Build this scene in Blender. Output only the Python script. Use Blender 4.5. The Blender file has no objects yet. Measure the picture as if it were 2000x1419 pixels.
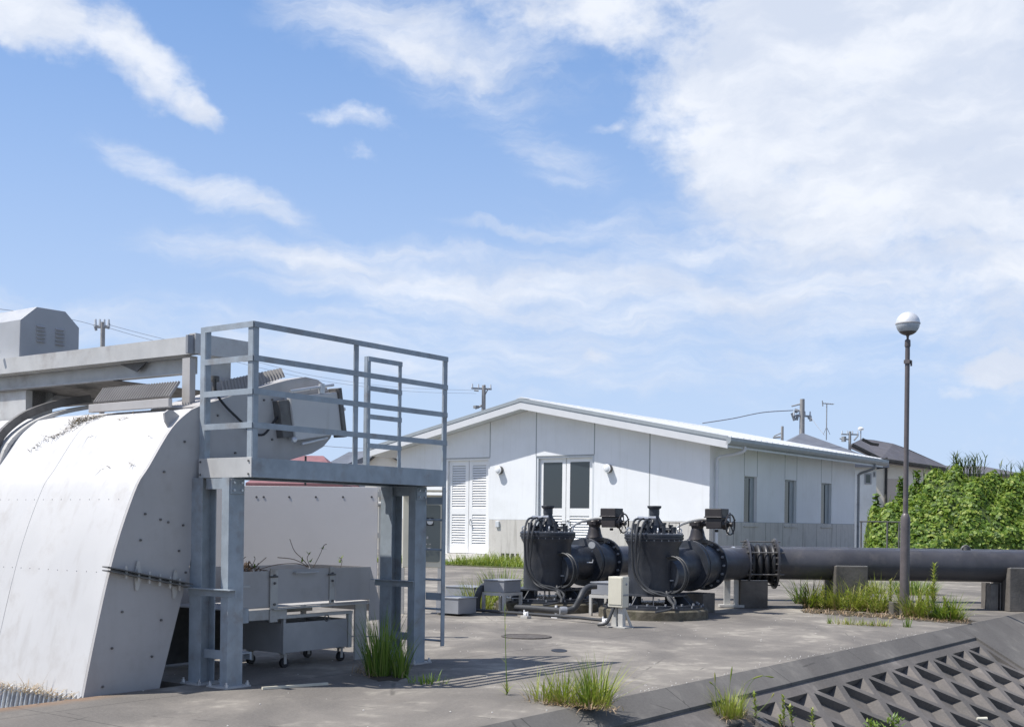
import bpy, math, random
from mathutils import Vector, Matrix
random.seed(7)
R = math.radians
scene = bpy.context.scene
COL = scene.collection

# ------------------------------------------------------------------ camera
F = 2350.0; H = 1.35; TH = R(36.3); ROLL = .0125
cam_d = bpy.data.cameras.new("camera"); cam = bpy.data.objects.new("camera", cam_d); COL.objects.link(cam)
cam_d.lens = 36*F/2000; cam_d.sensor_width = 36; cam_d.sensor_fit = 'HORIZONTAL'
cam_d.shift_y = (1021-709.5)/2000; cam_d.clip_end = 6000; cam_d.clip_start = .1
cam.matrix_world = Matrix.Translation((0, 0, H)) @ Matrix.Rotation(R(90), 4, 'X') @ Matrix.Rotation(ROLL, 4, 'Z')
scene.camera = cam
scene.view_settings.view_transform = 'Standard'; scene.view_settings.look = 'None'
scene.view_settings.exposure = 0.30; scene.view_settings.gamma = 1
# ------------------------------------------------------------------ sun
SUN_AZ = R(80); SUN_EL = R(59)
sd = bpy.data.lights.new("sun", 'SUN'); sd.energy = 4.6; sd.angle = R(.5); sd.color = (1, .965, .91)
sun = bpy.data.objects.new("sun", sd); COL.objects.link(sun)
tr = Vector((math.sin(SUN_AZ)*math.cos(SUN_EL), math.cos(SUN_AZ)*math.cos(SUN_EL), -math.sin(SUN_EL)))
sun.rotation_euler = tr.to_track_quat('-Z', 'Y').to_euler(); sun.location = (-20, -20, 30)

# ------------------------------------------------------------------ node helper
class NT:
    def __init__(s, nt): s.nt = nt; s.nodes = nt.nodes; s.links = nt.links
    def n(s, t, **k):
        nd = s.nodes.new(t)
        for a, v in k.items(): setattr(nd, a, v)
        return nd
    def set(s, sock, v):
        if isinstance(v, bpy.types.NodeSocket): s.links.new(v, sock)
        else:
            if hasattr(sock, 'default_value'):
                try: sock.default_value = v
                except Exception: sock.default_value = (*v, 1)
    def math(s, op, a, b=0, clamp=False):
        nd = s.n('ShaderNodeMath', operation=op, use_clamp=clamp); s.set(nd.inputs[0], a); s.set(nd.inputs[1], b); return nd.outputs[0]
    def mix(s, f, a, b, blend='MIX'):
        nd = s.n('ShaderNodeMix', data_type='RGBA', blend_type=blend)
        s.set(nd.inputs[0], f); s.set(nd.inputs[6], a if not isinstance(a, tuple) else (*a, 1)); s.set(nd.inputs[7], b if not isinstance(b, tuple) else (*b, 1)); return nd.outputs[2]
    def noise(s, vec, scale, detail=4, rough=.55, out=0, dist=0.):
        nd = s.n('ShaderNodeTexNoise'); s.set(nd.inputs['Vector'], vec); nd.inputs['Scale'].default_value = scale
        nd.inputs['Detail'].default_value = detail; nd.inputs['Roughness'].default_value = rough; nd.inputs['Distortion'].default_value = dist; return nd.outputs[out]
    def ramp(s, f, lo, hi, a=0., b=1., smooth=True):
        nd = s.n('ShaderNodeMapRange', interpolation_type='SMOOTHSTEP' if smooth else 'LINEAR'); s.set(nd.inputs['Value'], f)
        for k, v in (('From Min', lo), ('From Max', hi), ('To Min', a), ('To Max', b)): s.set(nd.inputs[k], v)
        return nd.outputs[0]
    def mapping(s, vec, scale=(1, 1, 1), loc=(0, 0, 0), rot=(0, 0, 0)):
        nd = s.n('ShaderNodeMapping'); s.set(nd.inputs[0], vec); nd.inputs['Location'].default_value = loc
        nd.inputs['Rotation'].default_value = rot; nd.inputs['Scale'].default_value = scale; return nd.outputs[0]

# ------------------------------------------------------------------ sky: Nishita plus clouds laid out by azimuth and elevation
world = bpy.data.worlds.new("World"); scene.world = world; world.use_nodes = True
w = NT(world.node_tree); w.nodes.clear()
sky = w.n('ShaderNodeTexSky', sky_type='NISHITA'); sky.sun_disc = False; sky.sun_elevation = SUN_EL; sky.sun_rotation = SUN_AZ + math.pi
sky.air_density = 1.0; sky.dust_density = .8; sky.ozone_density = 1.6; sky.altitude = 0
tc = w.n('ShaderNodeTexCoord').outputs['Generated']
sep = w.n('ShaderNodeSeparateXYZ'); w.links.new(tc, sep.inputs[0]); sx, sy, sz = sep.outputs
az = w.math('ARCTAN2', sx, sy); hl = w.math('SQRT', w.math('ADD', w.math('MULTIPLY', sx, sx), w.math('MULTIPLY', sy, sy)))
el = w.math('ARCTAN2', sz, hl)
cmb = w.n('ShaderNodeCombineXYZ'); w.links.new(az, cmb.inputs[0]); w.links.new(el, cmb.inputs[1])
ae = cmb.outputs[0]
warp = w.n('ShaderNodeVectorMath', operation='SUBTRACT'); w.links.new(w.noise(ae, 9, 5, .6, out=1), warp.inputs[0]); warp.inputs[1].default_value = (.5, .5, .5)
wsc = w.n('ShaderNodeVectorMath', operation='SCALE'); w.links.new(warp.outputs[0], wsc.inputs[0]); wsc.inputs['Scale'].default_value = .065
wad = w.n('ShaderNodeVectorMath', operation='ADD'); w.links.new(ae, wad.inputs[0]); w.links.new(wsc.outputs[0], wad.inputs[1])
aw = wad.outputs[0]
def azel(px, py):
    dx, dy = px-1000., py-1021.; u = (dx+dy*ROLL)/F; v = -(-dx*ROLL+dy)/F
    return math.atan(u), math.atan2(v, math.hypot(u, 1))
def blob(px, py, rx, ry, deg, soft=.7):
    a, e = azel(px, py)
    m = w.n('ShaderNodeMapping', vector_type='TEXTURE'); w.links.new(aw, m.inputs[0])
    m.inputs['Location'].default_value = (a, e, 0); m.inputs['Rotation'].default_value = (0, 0, R(deg)); m.inputs['Scale'].default_value = (rx/F, ry/F, 1)
    l = w.n('ShaderNodeVectorMath', operation='LENGTH'); w.links.new(m.outputs[0], l.inputs[0])
    return w.ramp(l.outputs['Value'], 1+soft*.6, 1-soft, 0, 1)
def total(lst):
    t = None
    for (b, wt) in lst:
        v = w.math('MULTIPLY', blob(*b), wt); t = v if t is None else w.math('MAXIMUM', t, v)
    return t
thick = total([((60, 40, 230, 70, -8, .8), .95), ((245, 105, 140, 68, -28, .8), .95), ((365, 190, 68, 38, -25, .8), .8),
               ((1750, 190, 560, 330, -20, .55), 1.0), ((1560, 330, 330, 150, -28, .6), .95), ((1150, 30, 330, 75, -10, .8), .8),
               ((2100, 330, 330, 500, 0, .8), .8), ((1960, 730, 90, 38, 8, .6), .95), ((1890, 775, 60, 22, 0, .8), .7),
               ((690, 225, 120, 34, -8, 1.), .58), ((705, 288, 62, 22, -15, 1.), .42), ((790, 80, 190, 36, -24, 1.), .60), ((930, 128, 75, 30, -10, 1.), .55), ((1700, 480, 420, 70, -12, 1.), .72), ((740, 640, 90, 40, -25, 1.), .34), ((1185, 232, 40, 14, 10, .9), .5), ((1068, 155, 60, 30, 30, 1.), .45),
               ((1165, 700, 38, 20, -12, .9), .62), ((780, 650, 110, 45, -20, 1.), .30)])
thin = total([((820, 60, 330, 85, -14, 1.), .8), ((430, 370, 240, 32, -18, .9), .85), ((1060, 290, 150, 55, -22, 1.), .55),
              ((900, 560, 560, 75, -6, 1.), .85), ((640, 510, 240, 30, -9, 1.), 1.), ((930, 590, 300, 26, -10, 1.), 1.), ((1320, 560, 380, 60, -7, 1.), .95), ((1000, 460, 150, 16, -5, 1.), .55), ((700, 700, 420, 60, -8, 1.), .7), ((1150, 700, 500, 90, -4, 1.), .55), ((1600, 560, 560, 140, -8, 1.), .72), ((150, 620, 420, 45, -4, 1.), .6), ((1500, 430, 300, 100, 0, 1.), .5),
              ((600, 640, 500, 60, 2, 1.), .35), ((1700, 700, 500, 90, 0, 1.), .35), ((900, 140, 260, 60, -20, 1.), .4)])
n1 = w.noise(w.mapping(aw, (1, 1.5, 1), rot=(0, 0, R(16))), 14, 9, .62)
n2 = w.noise(w.mapping(aw, (1, 4.6, 1), rot=(0, 0, R(12))), 9, 9, .64, dist=.15)
n3 = w.noise(w.mapping(ae, (1, 1.6, 1)), 34, 7, .6)
dthick = w.ramp(w.math('ADD', thick, w.math('ADD', w.math('MULTIPLY', w.math('SUBTRACT', n1, .5), 1.0), w.math('MULTIPLY', w.math('SUBTRACT', n3, .5), .7))), .24, .90, 0, 1)
dthick = w.math('MULTIPLY', dthick, w.ramp(thick, 0., .3))
dthin = w.math('MULTIPLY', w.ramp(w.math('ADD', w.math('MULTIPLY', thin, .60), w.math('MULTIPLY', n2, .9)), .46, 1.12, 0, .88), w.ramp(thin, 0, .35))
dens = w.math('SUBTRACT', 1, w.math('MULTIPLY', w.math('SUBTRACT', 1, w.math('MULTIPLY', dthick, .93)), w.math('SUBTRACT', 1, dthin)))
view_brighten = w.math('MULTIPLY', w.ramp(el, .0, .62, .92, .22, False), w.ramp(w.math('ABSOLUTE', az), .75, .5))  # pale tint that brightens only the sky in view, keeping fill low
hz = w.math('MAXIMUM', view_brighten, w.ramp(el, .0, .25, .3, 0.0, False))
# away from the part of the sky the photograph shows: unseen broken cloud, its cover set to neutralise the blue fill light
offn = w.ramp(w.noise(tc, 2.6, 6, .6), .46, .66, 0, .70)
off = w.math('MULTIPLY', offn, w.ramp(w.math('ABSOLUTE', az), .50, .62))
off = w.math('MAXIMUM', off, w.math('MULTIPLY', offn, w.ramp(el, .50, .62)))
dens = w.math('MAXIMUM', dens, off)
shade = w.noise(w.mapping(aw, (1, 2.6, 1), rot=(0, 0, R(14))), 8, 6, .58)
ccol = w.mix(w.ramp(shade, .35, .7), (.64, .70, .82), (.85, .88, .94))
skyc = w.mix(1.0, sky.outputs[0], (.088, .098, .119), 'MULTIPLY')
skyc = w.mix(hz, skyc, w.mix(w.ramp(el, .06, .5), (.52, .66, .90), (.25, .48, .92)))
res = w.mix(dens, skyc, ccol)
bg = w.n('ShaderNodeBackground'); w.links.new(res, bg.inputs[0]); bg.inputs[1].default_value = 0.9
# the Sky Texture is physically bright: its ~0.1 strength is the multiply above
wo = w.n('ShaderNodeOutputWorld'); w.links.new(bg.outputs[0], wo.inputs[0])

# ------------------------------------------------------------------ frames: site coordinates (a = away right, b = away left, z)
sT, cT = math.sin(TH), math.cos(TH)
SITE = R(90)-TH
def S2W(p): return Vector((sT*p[0]-cT*p[1], cT*p[0]+sT*p[1], p[2]))
def W(X, Y, Z): return Vector((sT*X+cT*Y, -cT*X+sT*Y, Z))
def ray(px, py):
    dx, dy = px-1000., py-1021.; return ((dx+dy*ROLL)/F, 1., -(-dx*ROLL+dy)/F)
def at(r, k): return W(r[0]*k, k, H+r[2]*k)
def pz(px, py, z=0.): r = ray(px, py); return at(r, (z-H)/r[2])
def pb(px, py, b): r = ray(px, py); return at(r, b/(-cT*r[0]+sT))
def pa(px, py, a): r = ray(px, py); return at(r, a/(sT*r[0]+cT))
def pY(px, py, Y): return at(ray(px, py), Y)
def V(*a): return Vector(a)
DX = W(1, 0, 0); DY = W(0, 1, 0)      # world axes in site coordinates

# ------------------------------------------------------------------ mesh builder (site coordinates)
class MB:
    def __init__(s): s.v = []; s.f = []; s.m = []; s.mi = 0; s.st = []
    def add(s, vs, fs):
        o = len(s.v); s.st.append((o, len(s.f))); s.v += [Vector(x) for x in vs]
        for f in fs: s.f.append([i+o for i in f]); s.m.append(s.mi)
        return s
    def box(s, a0, a1, b0, b1, z0, z1):
        return s.add([(a0,b0,z0),(a1,b0,z0),(a1,b1,z0),(a0,b1,z0),(a0,b0,z1),(a1,b0,z1),(a1,b1,z1),(a0,b1,z1)],
                     [(0,3,2,1),(4,5,6,7),(0,1,5,4),(1,2,6,5),(2,3,7,6),(3,0,4,7)])
    def obox(s, c, x, y, z):
        c, x, y, z = map(Vector, (c, x, y, z)); vs = [c+i*x+j*y+k*z for k in (-1, 1) for (i, j) in ((-1,-1),(1,-1),(1,1),(-1,1))]
        return s.add(vs, [(0,3,2,1),(4,5,6,7),(0,1,5,4),(1,2,6,5),(2,3,7,6),(3,0,4,7)])
    def bar(s, p0, p1, wd, ht, up=(0, 0, 1)):
        p0, p1 = Vector(p0), Vector(p1); d = p1-p0; L = d.length; d.normalize(); up = Vector(up)
        if abs(d.dot(up)) > .98: up = Vector((1, 0, 0))
        sd_ = d.cross(up).normalized(); u = sd_.cross(d).normalized()
        return s.obox((p0+p1)/2, d*L/2, sd_*wd/2, u*ht/2)
    def prism(s, poly, vec):
        n = len(poly); p = [Vector(x) for x in poly]; q = [x+Vector(vec) for x in p]
        return s.add(p+q, [tuple(range(n-1, -1, -1)), tuple(range(n, 2*n))]+[(i, (i+1) % n, n+(i+1) % n, n+i) for i in range(n)])
    def quad(s, *p): return s.add(p, [tuple(range(len(p)))])
    def frame(s, d):
        d = Vector(d).normalized(); t = Vector((0, 0, 1)) if abs(d.z) < .9 else Vector((1, 0, 0))
        x = t.cross(d).normalized(); return d, x, d.cross(x)
    def lathe(s, c, axis, prof, n=28, cap=True):
        d, x, y = s.frame(axis); c = Vector(c); vs = []; fs = []
        for (r, h) in prof:
            for k in range(n): t = 2*math.pi*k/n; vs.append(c+d*h+(x*math.cos(t)+y*math.sin(t))*r)
        for i in range(len(prof)-1):
            for k in range(n): k2 = (k+1) % n; fs.append((i*n+k, i*n+k2, (i+1)*n+k2, (i+1)*n+k))
        if cap: fs.append(tuple(range(n-1, -1, -1))); fs.append(tuple((len(prof)-1)*n+k for k in range(n)))
        return s.add(vs, fs)
    def cyl(s, p0, p1, r, r2=None, n=14):
        p0, p1 = Vector(p0), Vector(p1); return s.lathe(p0, p1-p0, [(r, 0), (r if r2 is None else r2, (p1-p0).length)], n)
    def tube(s, pts, r, n=8, rad=None, closed=False):
        pts = [Vector(p) for p in pts]; m = len(pts); vs = []; fs = []; x = None
        for i, p in enumerate(pts):
            if closed: d = pts[(i+1) % m]-pts[i-1]
            else: d = pts[min(i+1, m-1)]-pts[max(i-1, 0)]
            d.normalize()
            if x is None: _, x, _y = s.frame(d)
            x = (x-d*x.dot(d)).normalized(); y = d.cross(x); rr = rad[i] if rad else r
            for k in range(n): t = 2*math.pi*k/n; vs.append(p+(x*math.cos(t)+y*math.sin(t))*rr)
        for i in range(m if closed else m-1):
            j = (i+1) % m
            for k in range(n): k2 = (k+1) % n; fs.append((i*n+k, i*n+k2, j*n+k2, j*n+k))
        if not closed: fs += [tuple(range(n-1, -1, -1)), tuple((m-1)*n+k for k in range(n))]
        return s.add(vs, fs)
    def torus(s, c, axis, Rr, r, n=28, k=8, sc=1.):
        d, x, y = s.frame(axis); c = Vector(c)
        return s.tube([c+x*math.cos(2*math.pi*i/n)*Rr+y*math.sin(2*math.pi*i/n)*Rr*sc for i in range(n)], r, k, closed=True)
    def sphere(s, c, r, n=20, m=12, z0=-1., z1=1., sq=1.):
        prof = []
        a0, a1 = math.asin(z0), math.asin(z1)
        for i in range(m+1): t = a0+(a1-a0)*i/m; prof.append((max(r*math.cos(t), .0005), r*math.sin(t)*sq))
        return s.lathe(c, (0, 0, 1), prof, n)
    def bolts(s, c, axis, Rr, n, r=.012, h=.02, ph=0.):
        d, x, y = s.frame(axis); c = Vector(c)
        for k in range(n):
            t = 2*math.pi*k/n+ph; p = c+(x*math.cos(t)+y*math.sin(t))*Rr
            s.cyl(p-d*h, p+d*h, r, n=6)
        return s

def spline(pts, n=6):
    pts = [Vector(p) for p in pts]; out = []
    for i in range(len(pts)-1):
        p0, p1, p2, p3 = pts[max(i-1, 0)], pts[i], pts[i+1], pts[min(i+2, len(pts)-1)]
        for k in range(n):
            t = k/n; out.append(.5*((2*p1)+(p2-p0)*t+(2*p0-5*p1+4*p2-p3)*t*t+(3*p1-p0-3*p2+p3)*t**3))
    out.append(pts[-1]); return out

def tag(o, label=None, cat=None, group=None, kind=None):
    if label: o['label'] = label
    if cat: o['category'] = cat
    if group: o['group'] = group
    if kind: o['kind'] = kind
    return o
def link_mesh(name, mb, mats, org, smooth=35, bevel=0.):
    me = bpy.data.meshes.new(name); org = Vector(org)
    me.from_pydata([tuple(v-org) for v in mb.v], [], mb.f)
    if not isinstance(mats, (list, tuple)): mats = [mats]
    for m in mats: me.materials.append(m)
    if len(mats) > 1: me.polygons.foreach_set('material_index', mb.m)
    me.update()
    if smooth:
        me.polygons.foreach_set('use_smooth', [True]*len(me.polygons)); me.set_sharp_from_angle(angle=R(smooth))
    o = bpy.data.objects.new(name, me); COL.objects.link(o)
    if bevel:
        b = o.modifiers.new('bevel', 'BEVEL'); b.width = bevel; b.segments = 2; b.limit_method = 'ANGLE'; b.angle_limit = R(50); b.harden_normals = False
    return o
class Thing:
    def __init__(s, name, label, cat, org, group=None):
        s.org = Vector(org); s.o = bpy.data.objects.new(name, None); COL.objects.link(s.o); s.o.empty_display_size = .2
        s.o.location = S2W(org); s.o.rotation_euler = (0, 0, SITE); tag(s.o, label, cat, group)
    def part(s, name, mb, mats, parent=None, label=None, each=0, **k):
        if each:            # one object per piece (every `each` shapes make a piece)
            cuts = mb.st[::each]+[(len(mb.v), len(mb.f))]; o = None
            for (v0, f0), (v1, f1) in zip(cuts[:-1], cuts[1:]):
                q = MB(); q.v = mb.v[v0:v1]; q.f = [[i-v0 for i in f] for f in mb.f[f0:f1]]; q.m = mb.m[f0:f1]
                o = s.part(name, q, mats, parent, label, **k)
            return o
        o = link_mesh(name, mb, mats, s.org, **k); o.parent = parent or s.o
        if label: o['label'] = label
        return o
def solo(name, mb, mats, org, label=None, cat=None, group=None, kind=None, **k):
    o = link_mesh(name, mb, mats, org, **k); o.location = S2W(org); o.rotation_euler = (0, 0, SITE)
    return tag(o, label, cat, group, kind)
def dup(root, loc, label=None, skip=(), rot=None):
    def rec(o, parent):
        c = o.copy(); COL.objects.link(c); c.parent = parent
        for ch in list(o.children):
            if ch.name.split('.')[0] in skip: continue
            rec(ch, c)
        return c
    r = rec(root, None); r.location = S2W(loc)
    if rot is not None: r.rotation_euler = (0, 0, SITE+rot)
    if label: r['label'] = label
    return r

# ------------------------------------------------------------------ materials
def mat(name, col, rough=.6, metal=0., var=.12, scale=3., stain=0., stain_col=(.1, .085, .07), stain_scale=1.2, bump=.05, bscale=40., streak=0., spec=.5):
    m = bpy.data.materials.new(name); m.use_nodes = True; t = NT(m.node_tree); p = t.nodes['Principled BSDF']
    co = t.n('ShaderNodeNewGeometry').outputs['Position']
    n = t.noise(co, scale, 6, .6)
    c = t.mix(t.ramp(n, .3, .7), tuple(x*(1-var) for x in col), tuple(min(1, x*(1+var)) for x in col))
    if stain:
        sn = t.noise(co, stain_scale, 8, .68)
        c = t.mix(t.math('MULTIPLY', t.ramp(sn, .5, .72), stain), c, stain_col)
    if streak:
        sn = t.noise(t.mapping(co, (9, 9, .55)), 1., 6, .6)
        c = t.mix(t.math('MULTIPLY', t.ramp(sn, .5, .75), streak), c, stain_col)
    t.links.new(c, p.inputs['Base Color'])
    t.set(p.inputs['Roughness'], t.ramp(t.noise(co, scale*2.3, 4), .3, .7, max(0, rough-.1), min(1, rough+.1)))
    p.inputs['Metallic'].default_value = metal; p.inputs['Specular IOR Level'].default_value = spec
    if bump:
        b = t.n('ShaderNodeBump'); b.inputs['Strength'].default_value = bump; b.inputs['Distance'].default_value = .02
        t.links.new(t.noise(co, bscale, 5, .6), b.inputs['Height']); t.links.new(b.outputs[0], p.inputs['Normal'])
    return m
def leafmat(name, cols, tl=.3):
    m = bpy.data.materials.new(name); m.use_nodes = True; t = NT(m.node_tree); p = t.nodes['Principled BSDF']
    g = t.n('ShaderNodeNewGeometry'); rp = t.n('ShaderNodeValToRGB'); cr = rp.color_ramp
    while len(cr.elements) > 1: cr.elements.remove(cr.elements[-1])
    for i, c in enumerate(cols):
        e = cr.elements[0] if i == 0 else cr.elements.new(i/(len(cols)-1))
        e.position = i/(len(cols)-1); e.color = (*c, 1)
    t.links.new(g.outputs['Random Per Island'], rp.inputs[0])
    p.inputs['Roughness'].default_value = .5; t.links.new(rp.outputs[0], p.inputs['Base Color'])
    tr_ = t.n('ShaderNodeBsdfTranslucent'); t.links.new(t.mix(.5, rp.outputs[0], (.3, .4, .03)), tr_.inputs[0])
    mx = t.n('ShaderNodeMixShader'); mx.inputs[0].default_value = tl
    t.links.new(p.outputs[0], mx.inputs[1]); t.links.new(tr_.outputs[0], mx.inputs[2]); t.links.new(mx.outputs[0], t.nodes['Material Output'].inputs[0])
    return m
M = {}
M['frp'] = mat('white_painted_steel', (.57, .565, .56), .6, var=.05, scale=1.2, stain=.45, stain_col=(.40, .375, .35), stain_scale=2.4, bump=.02, streak=.34, spec=.3)
M['sidefrp'] = mat('grey_white_steel', (.46, .445, .435), .6, var=.05, scale=1.4, stain=.3, stain_col=(.30, .27, .24), stain_scale=2.5, bump=.02, streak=.15)
M['galv'] = mat('painted_grey_blue_steel', (.33, .375, .415), .5, metal=.1, var=.12, scale=7., stain=.45, stain_col=(.20, .15, .11), stain_scale=4, bump=.04, streak=.12)
M['beam'] = mat('weathered_grey_steel', (.52, .515, .50), .5, metal=.1, var=.08, scale=4., stain=.4, stain_col=(.2, .15, .12), stain_scale=2.5, bump=.03)
M['cover'] = mat('motor_cover_grey', (.40, .41, .425), .5, var=.05, stain=.15, stain_col=(.3, .28, .26), bump=.02)
M['corr'] = mat('dusty_corrugated_sheet', (.34, .32, .30), .55, metal=.1, var=.1, stain=.3, stain_col=(.16, .14, .12), bump=.03)
M['dark'] = mat('dark_trim_and_shade', (.05, .048, .045), .7, var=.3, scale=6)
M['darkst'] = mat('dark_steel', (.15, .145, .14), .55, metal=.3, var=.2, scale=6, stain=.4, stain_col=(.07, .055, .045), bump=.05)
M['black'] = mat('black_rubber', (.022, .022, .024), .45, var=.2, bump=.02)
M['hose'] = mat('grey_black_hose', (.045, .047, .05), .5, var=.2, bump=.02)
M['pump'] = mat('dark_slate_paint', (.036, .041, .052), .42, var=.15, scale=4, stain=.3, stain_col=(.10, .095, .09), stain_scale=4, bump=.04, streak=.12)
M['pipe'] = mat('faded_dark_pipe_paint', (.056, .056, .064), .42, var=.2, scale=2, stain=.5, stain_col=(.13, .12, .115), stain_scale=2.5, bump=.05, streak=.10)
M['act'] = mat('brown_black_paint', (.035, .030, .030), .42, var=.2, bump=.03)
M['zinc'] = mat('bright_zinc', (.62, .63, .64), .35, metal=.6, var=.1)
M['galvbox'] = mat('dull_grey_box_steel', (.30, .31, .33), .5, metal=.2, var=.08, stain=.25, stain_col=(.22, .2, .18), bump=.02, streak=.1)
M['cream'] = mat('cream_enclosure_paint', (.66, .63, .52), .5, var=.04, stain=.2, stain_col=(.45, .40, .3), bump=.01, streak=.15)
M['stand'] = mat('aged_white_steel', (.50, .49, .46), .55, var=.08, stain=.5, stain_col=(.22, .15, .10), stain_scale=5, bump=.03)
M['wallw'] = mat('white_wall_paint', (.83, .845, .86), .75, var=.03, scale=.8, stain=.22, stain_col=(.62, .62, .60), stain_scale=.9, bump=.05, bscale=30, streak=.22)
M['wallc'] = mat('board_marked_concrete', (.60, .575, .535), .85, var=.10, scale=1.5, stain=.4, stain_col=(.24, .22, .19), stain_scale=1.5, bump=.08, streak=.55)
M['joint'] = mat('joint_sealant', (.36, .38, .39), .8, var=.05)
M['roofw'] = mat('white_roof_metal', (.66, .67, .68), .5, var=.03, bump=.01)
M['fascia'] = mat('pale_grey_metal_trim', (.62, .65, .68), .45, var=.04, bump=.01, streak=.06)
M['gutter'] = mat('grey_gutter', (.33, .365, .385), .45, var=.05, bump=.01, streak=.1)
M['doorw'] = mat('white_door_paint', (.85, .85, .85), .45, var=.02, bump=.01)
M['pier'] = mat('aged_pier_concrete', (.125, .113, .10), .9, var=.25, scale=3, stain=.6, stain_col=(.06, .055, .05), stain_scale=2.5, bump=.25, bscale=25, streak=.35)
M['lampole'] = mat('brown_pole_paint', (.115, .10, .10), .45, var=.12, scale=6, stain=.3, stain_col=(.19, .17, .16), stain_scale=8, bump=.04)
M['upole'] = mat('aged_concrete_pole', (.33, .32, .31), .8, var=.1)
M['uarm'] = mat('weathered_arm_metal', (.30, .31, .32), .6, var=.1)
M['wire'] = mat('wire', (.30, .32, .36), .6, var=.1, bump=0)
M['hroof'] = mat('slate_grey_roof', (.135, .145, .17), .6, var=.12, scale=1.5, bump=.1, bscale=6)
M['hroofd'] = mat('dark_brown_grey_roof', (.115, .108, .115), .6, var=.12, scale=1.5, bump=.1, bscale=6)
M['rroof'] = mat('faded_red_roof', (.26, .12, .125), .6, var=.1, scale=1.5, bump=.1, bscale=6)
M['hwall'] = mat('off_white_siding', (.72, .74, .72), .8, var=.06, scale=1., stain=.25, stain_col=(.4, .4, .36), streak=.2)
M['hwallc'] = mat('cream_siding', (.86, .80, .68), .8, var=.05, scale=1.)
M['hwallt'] = mat('tan_siding', (.62, .54, .46), .8, var=.05, scale=1.)
M['hwallb'] = mat('blue_grey_siding', (.28, .32, .40), .8, var=.05, scale=1.)
M['panel'] = mat('pale_beige_panel', (.74, .71, .685), .6, var=.03, scale=1.2, stain=.12, stain_col=(.45, .42, .39), bump=.01)
M['iron'] = mat('rusty_cast_iron', (.10, .088, .078), .8, var=.3, scale=20, bump=.3, bscale=60)
M['soil'] = mat('dark_soil', (.07, .055, .04), .95, var=.3, scale=6, bump=.4, bscale=20)
M['grassbase'] = mat('weedy_earth', (.09, .10, .04), .95, var=.4, scale=3, bump=.4, bscale=15)
M['twig'] = mat('dead_twig', (.16, .11, .075), .9, var=.3)
M['grass'] = leafmat('grass_blades', [(.06, .12, .018), (.12, .22, .03), (.20, .31, .05), (.29, .35, .09)])
M['ygrass'] = leafmat('yellow_green_blades', [(.13, .20, .025), (.24, .31, .045), (.36, .39, .07), (.42, .36, .14)])
M['dgrass'] = leafmat('dark_green_blades', [(.045, .10, .018), (.08, .16, .025), (.13, .22, .035), (.18, .26, .05)])
M['straw'] = leafmat('dry_blades', [(.30, .19, .10), (.42, .29, .17), (.50, .38, .25), (.26, .15, .10)], .15)
M['strawg'] = leafmat('pale_straw', [(.36, .25, .12), (.48, .36, .2), (.3, .18, .08)], .1)
M['vine'] = leafmat('vine_leaves', [(.055, .105, .02), (.11, .20, .028), (.18, .29, .042), (.27, .38, .06), (.42, .47, .11)], .42)
M['reed'] = leafmat('reed_leaves', [(.03, .06, .015), (.06, .10, .02), (.09, .13, .03)], .25)
M['weed'] = leafmat('weed_leaves', [(.09, .15, .018), (.17, .25, .03), (.27, .35, .05), (.36, .38, .08)], .3)
def glassmat(name, col, rough=.08, metal=.0):
    m = bpy.data.materials.new(name); m.use_nodes = True; p = m.node_tree.nodes['Principled BSDF']
    p.inputs['Base Color'].default_value = (*col, 1); p.inputs['Roughness'].default_value = rough; p.inputs['Specular IOR Level'].default_value = .8; p.inputs['Metallic'].default_value = metal; return m
M['glass'] = glassmat('dark_window_glass', (.035, .045, .055)); M['glassg'] = glassmat('green_dark_glass', (.03, .05, .05))
M['dial'] = glassmat('gauge_face', (.75, .75, .72), .3); M['globe'] = glassmat('globe_lower_glass', (.42, .46, .50), .25); M['chrome'] = glassmat('silver_dome', (.80, .80, .80), .38, .35)
M['lens'] = glassmat('lamp_lens', (.8, .82, .84), .3)

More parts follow.
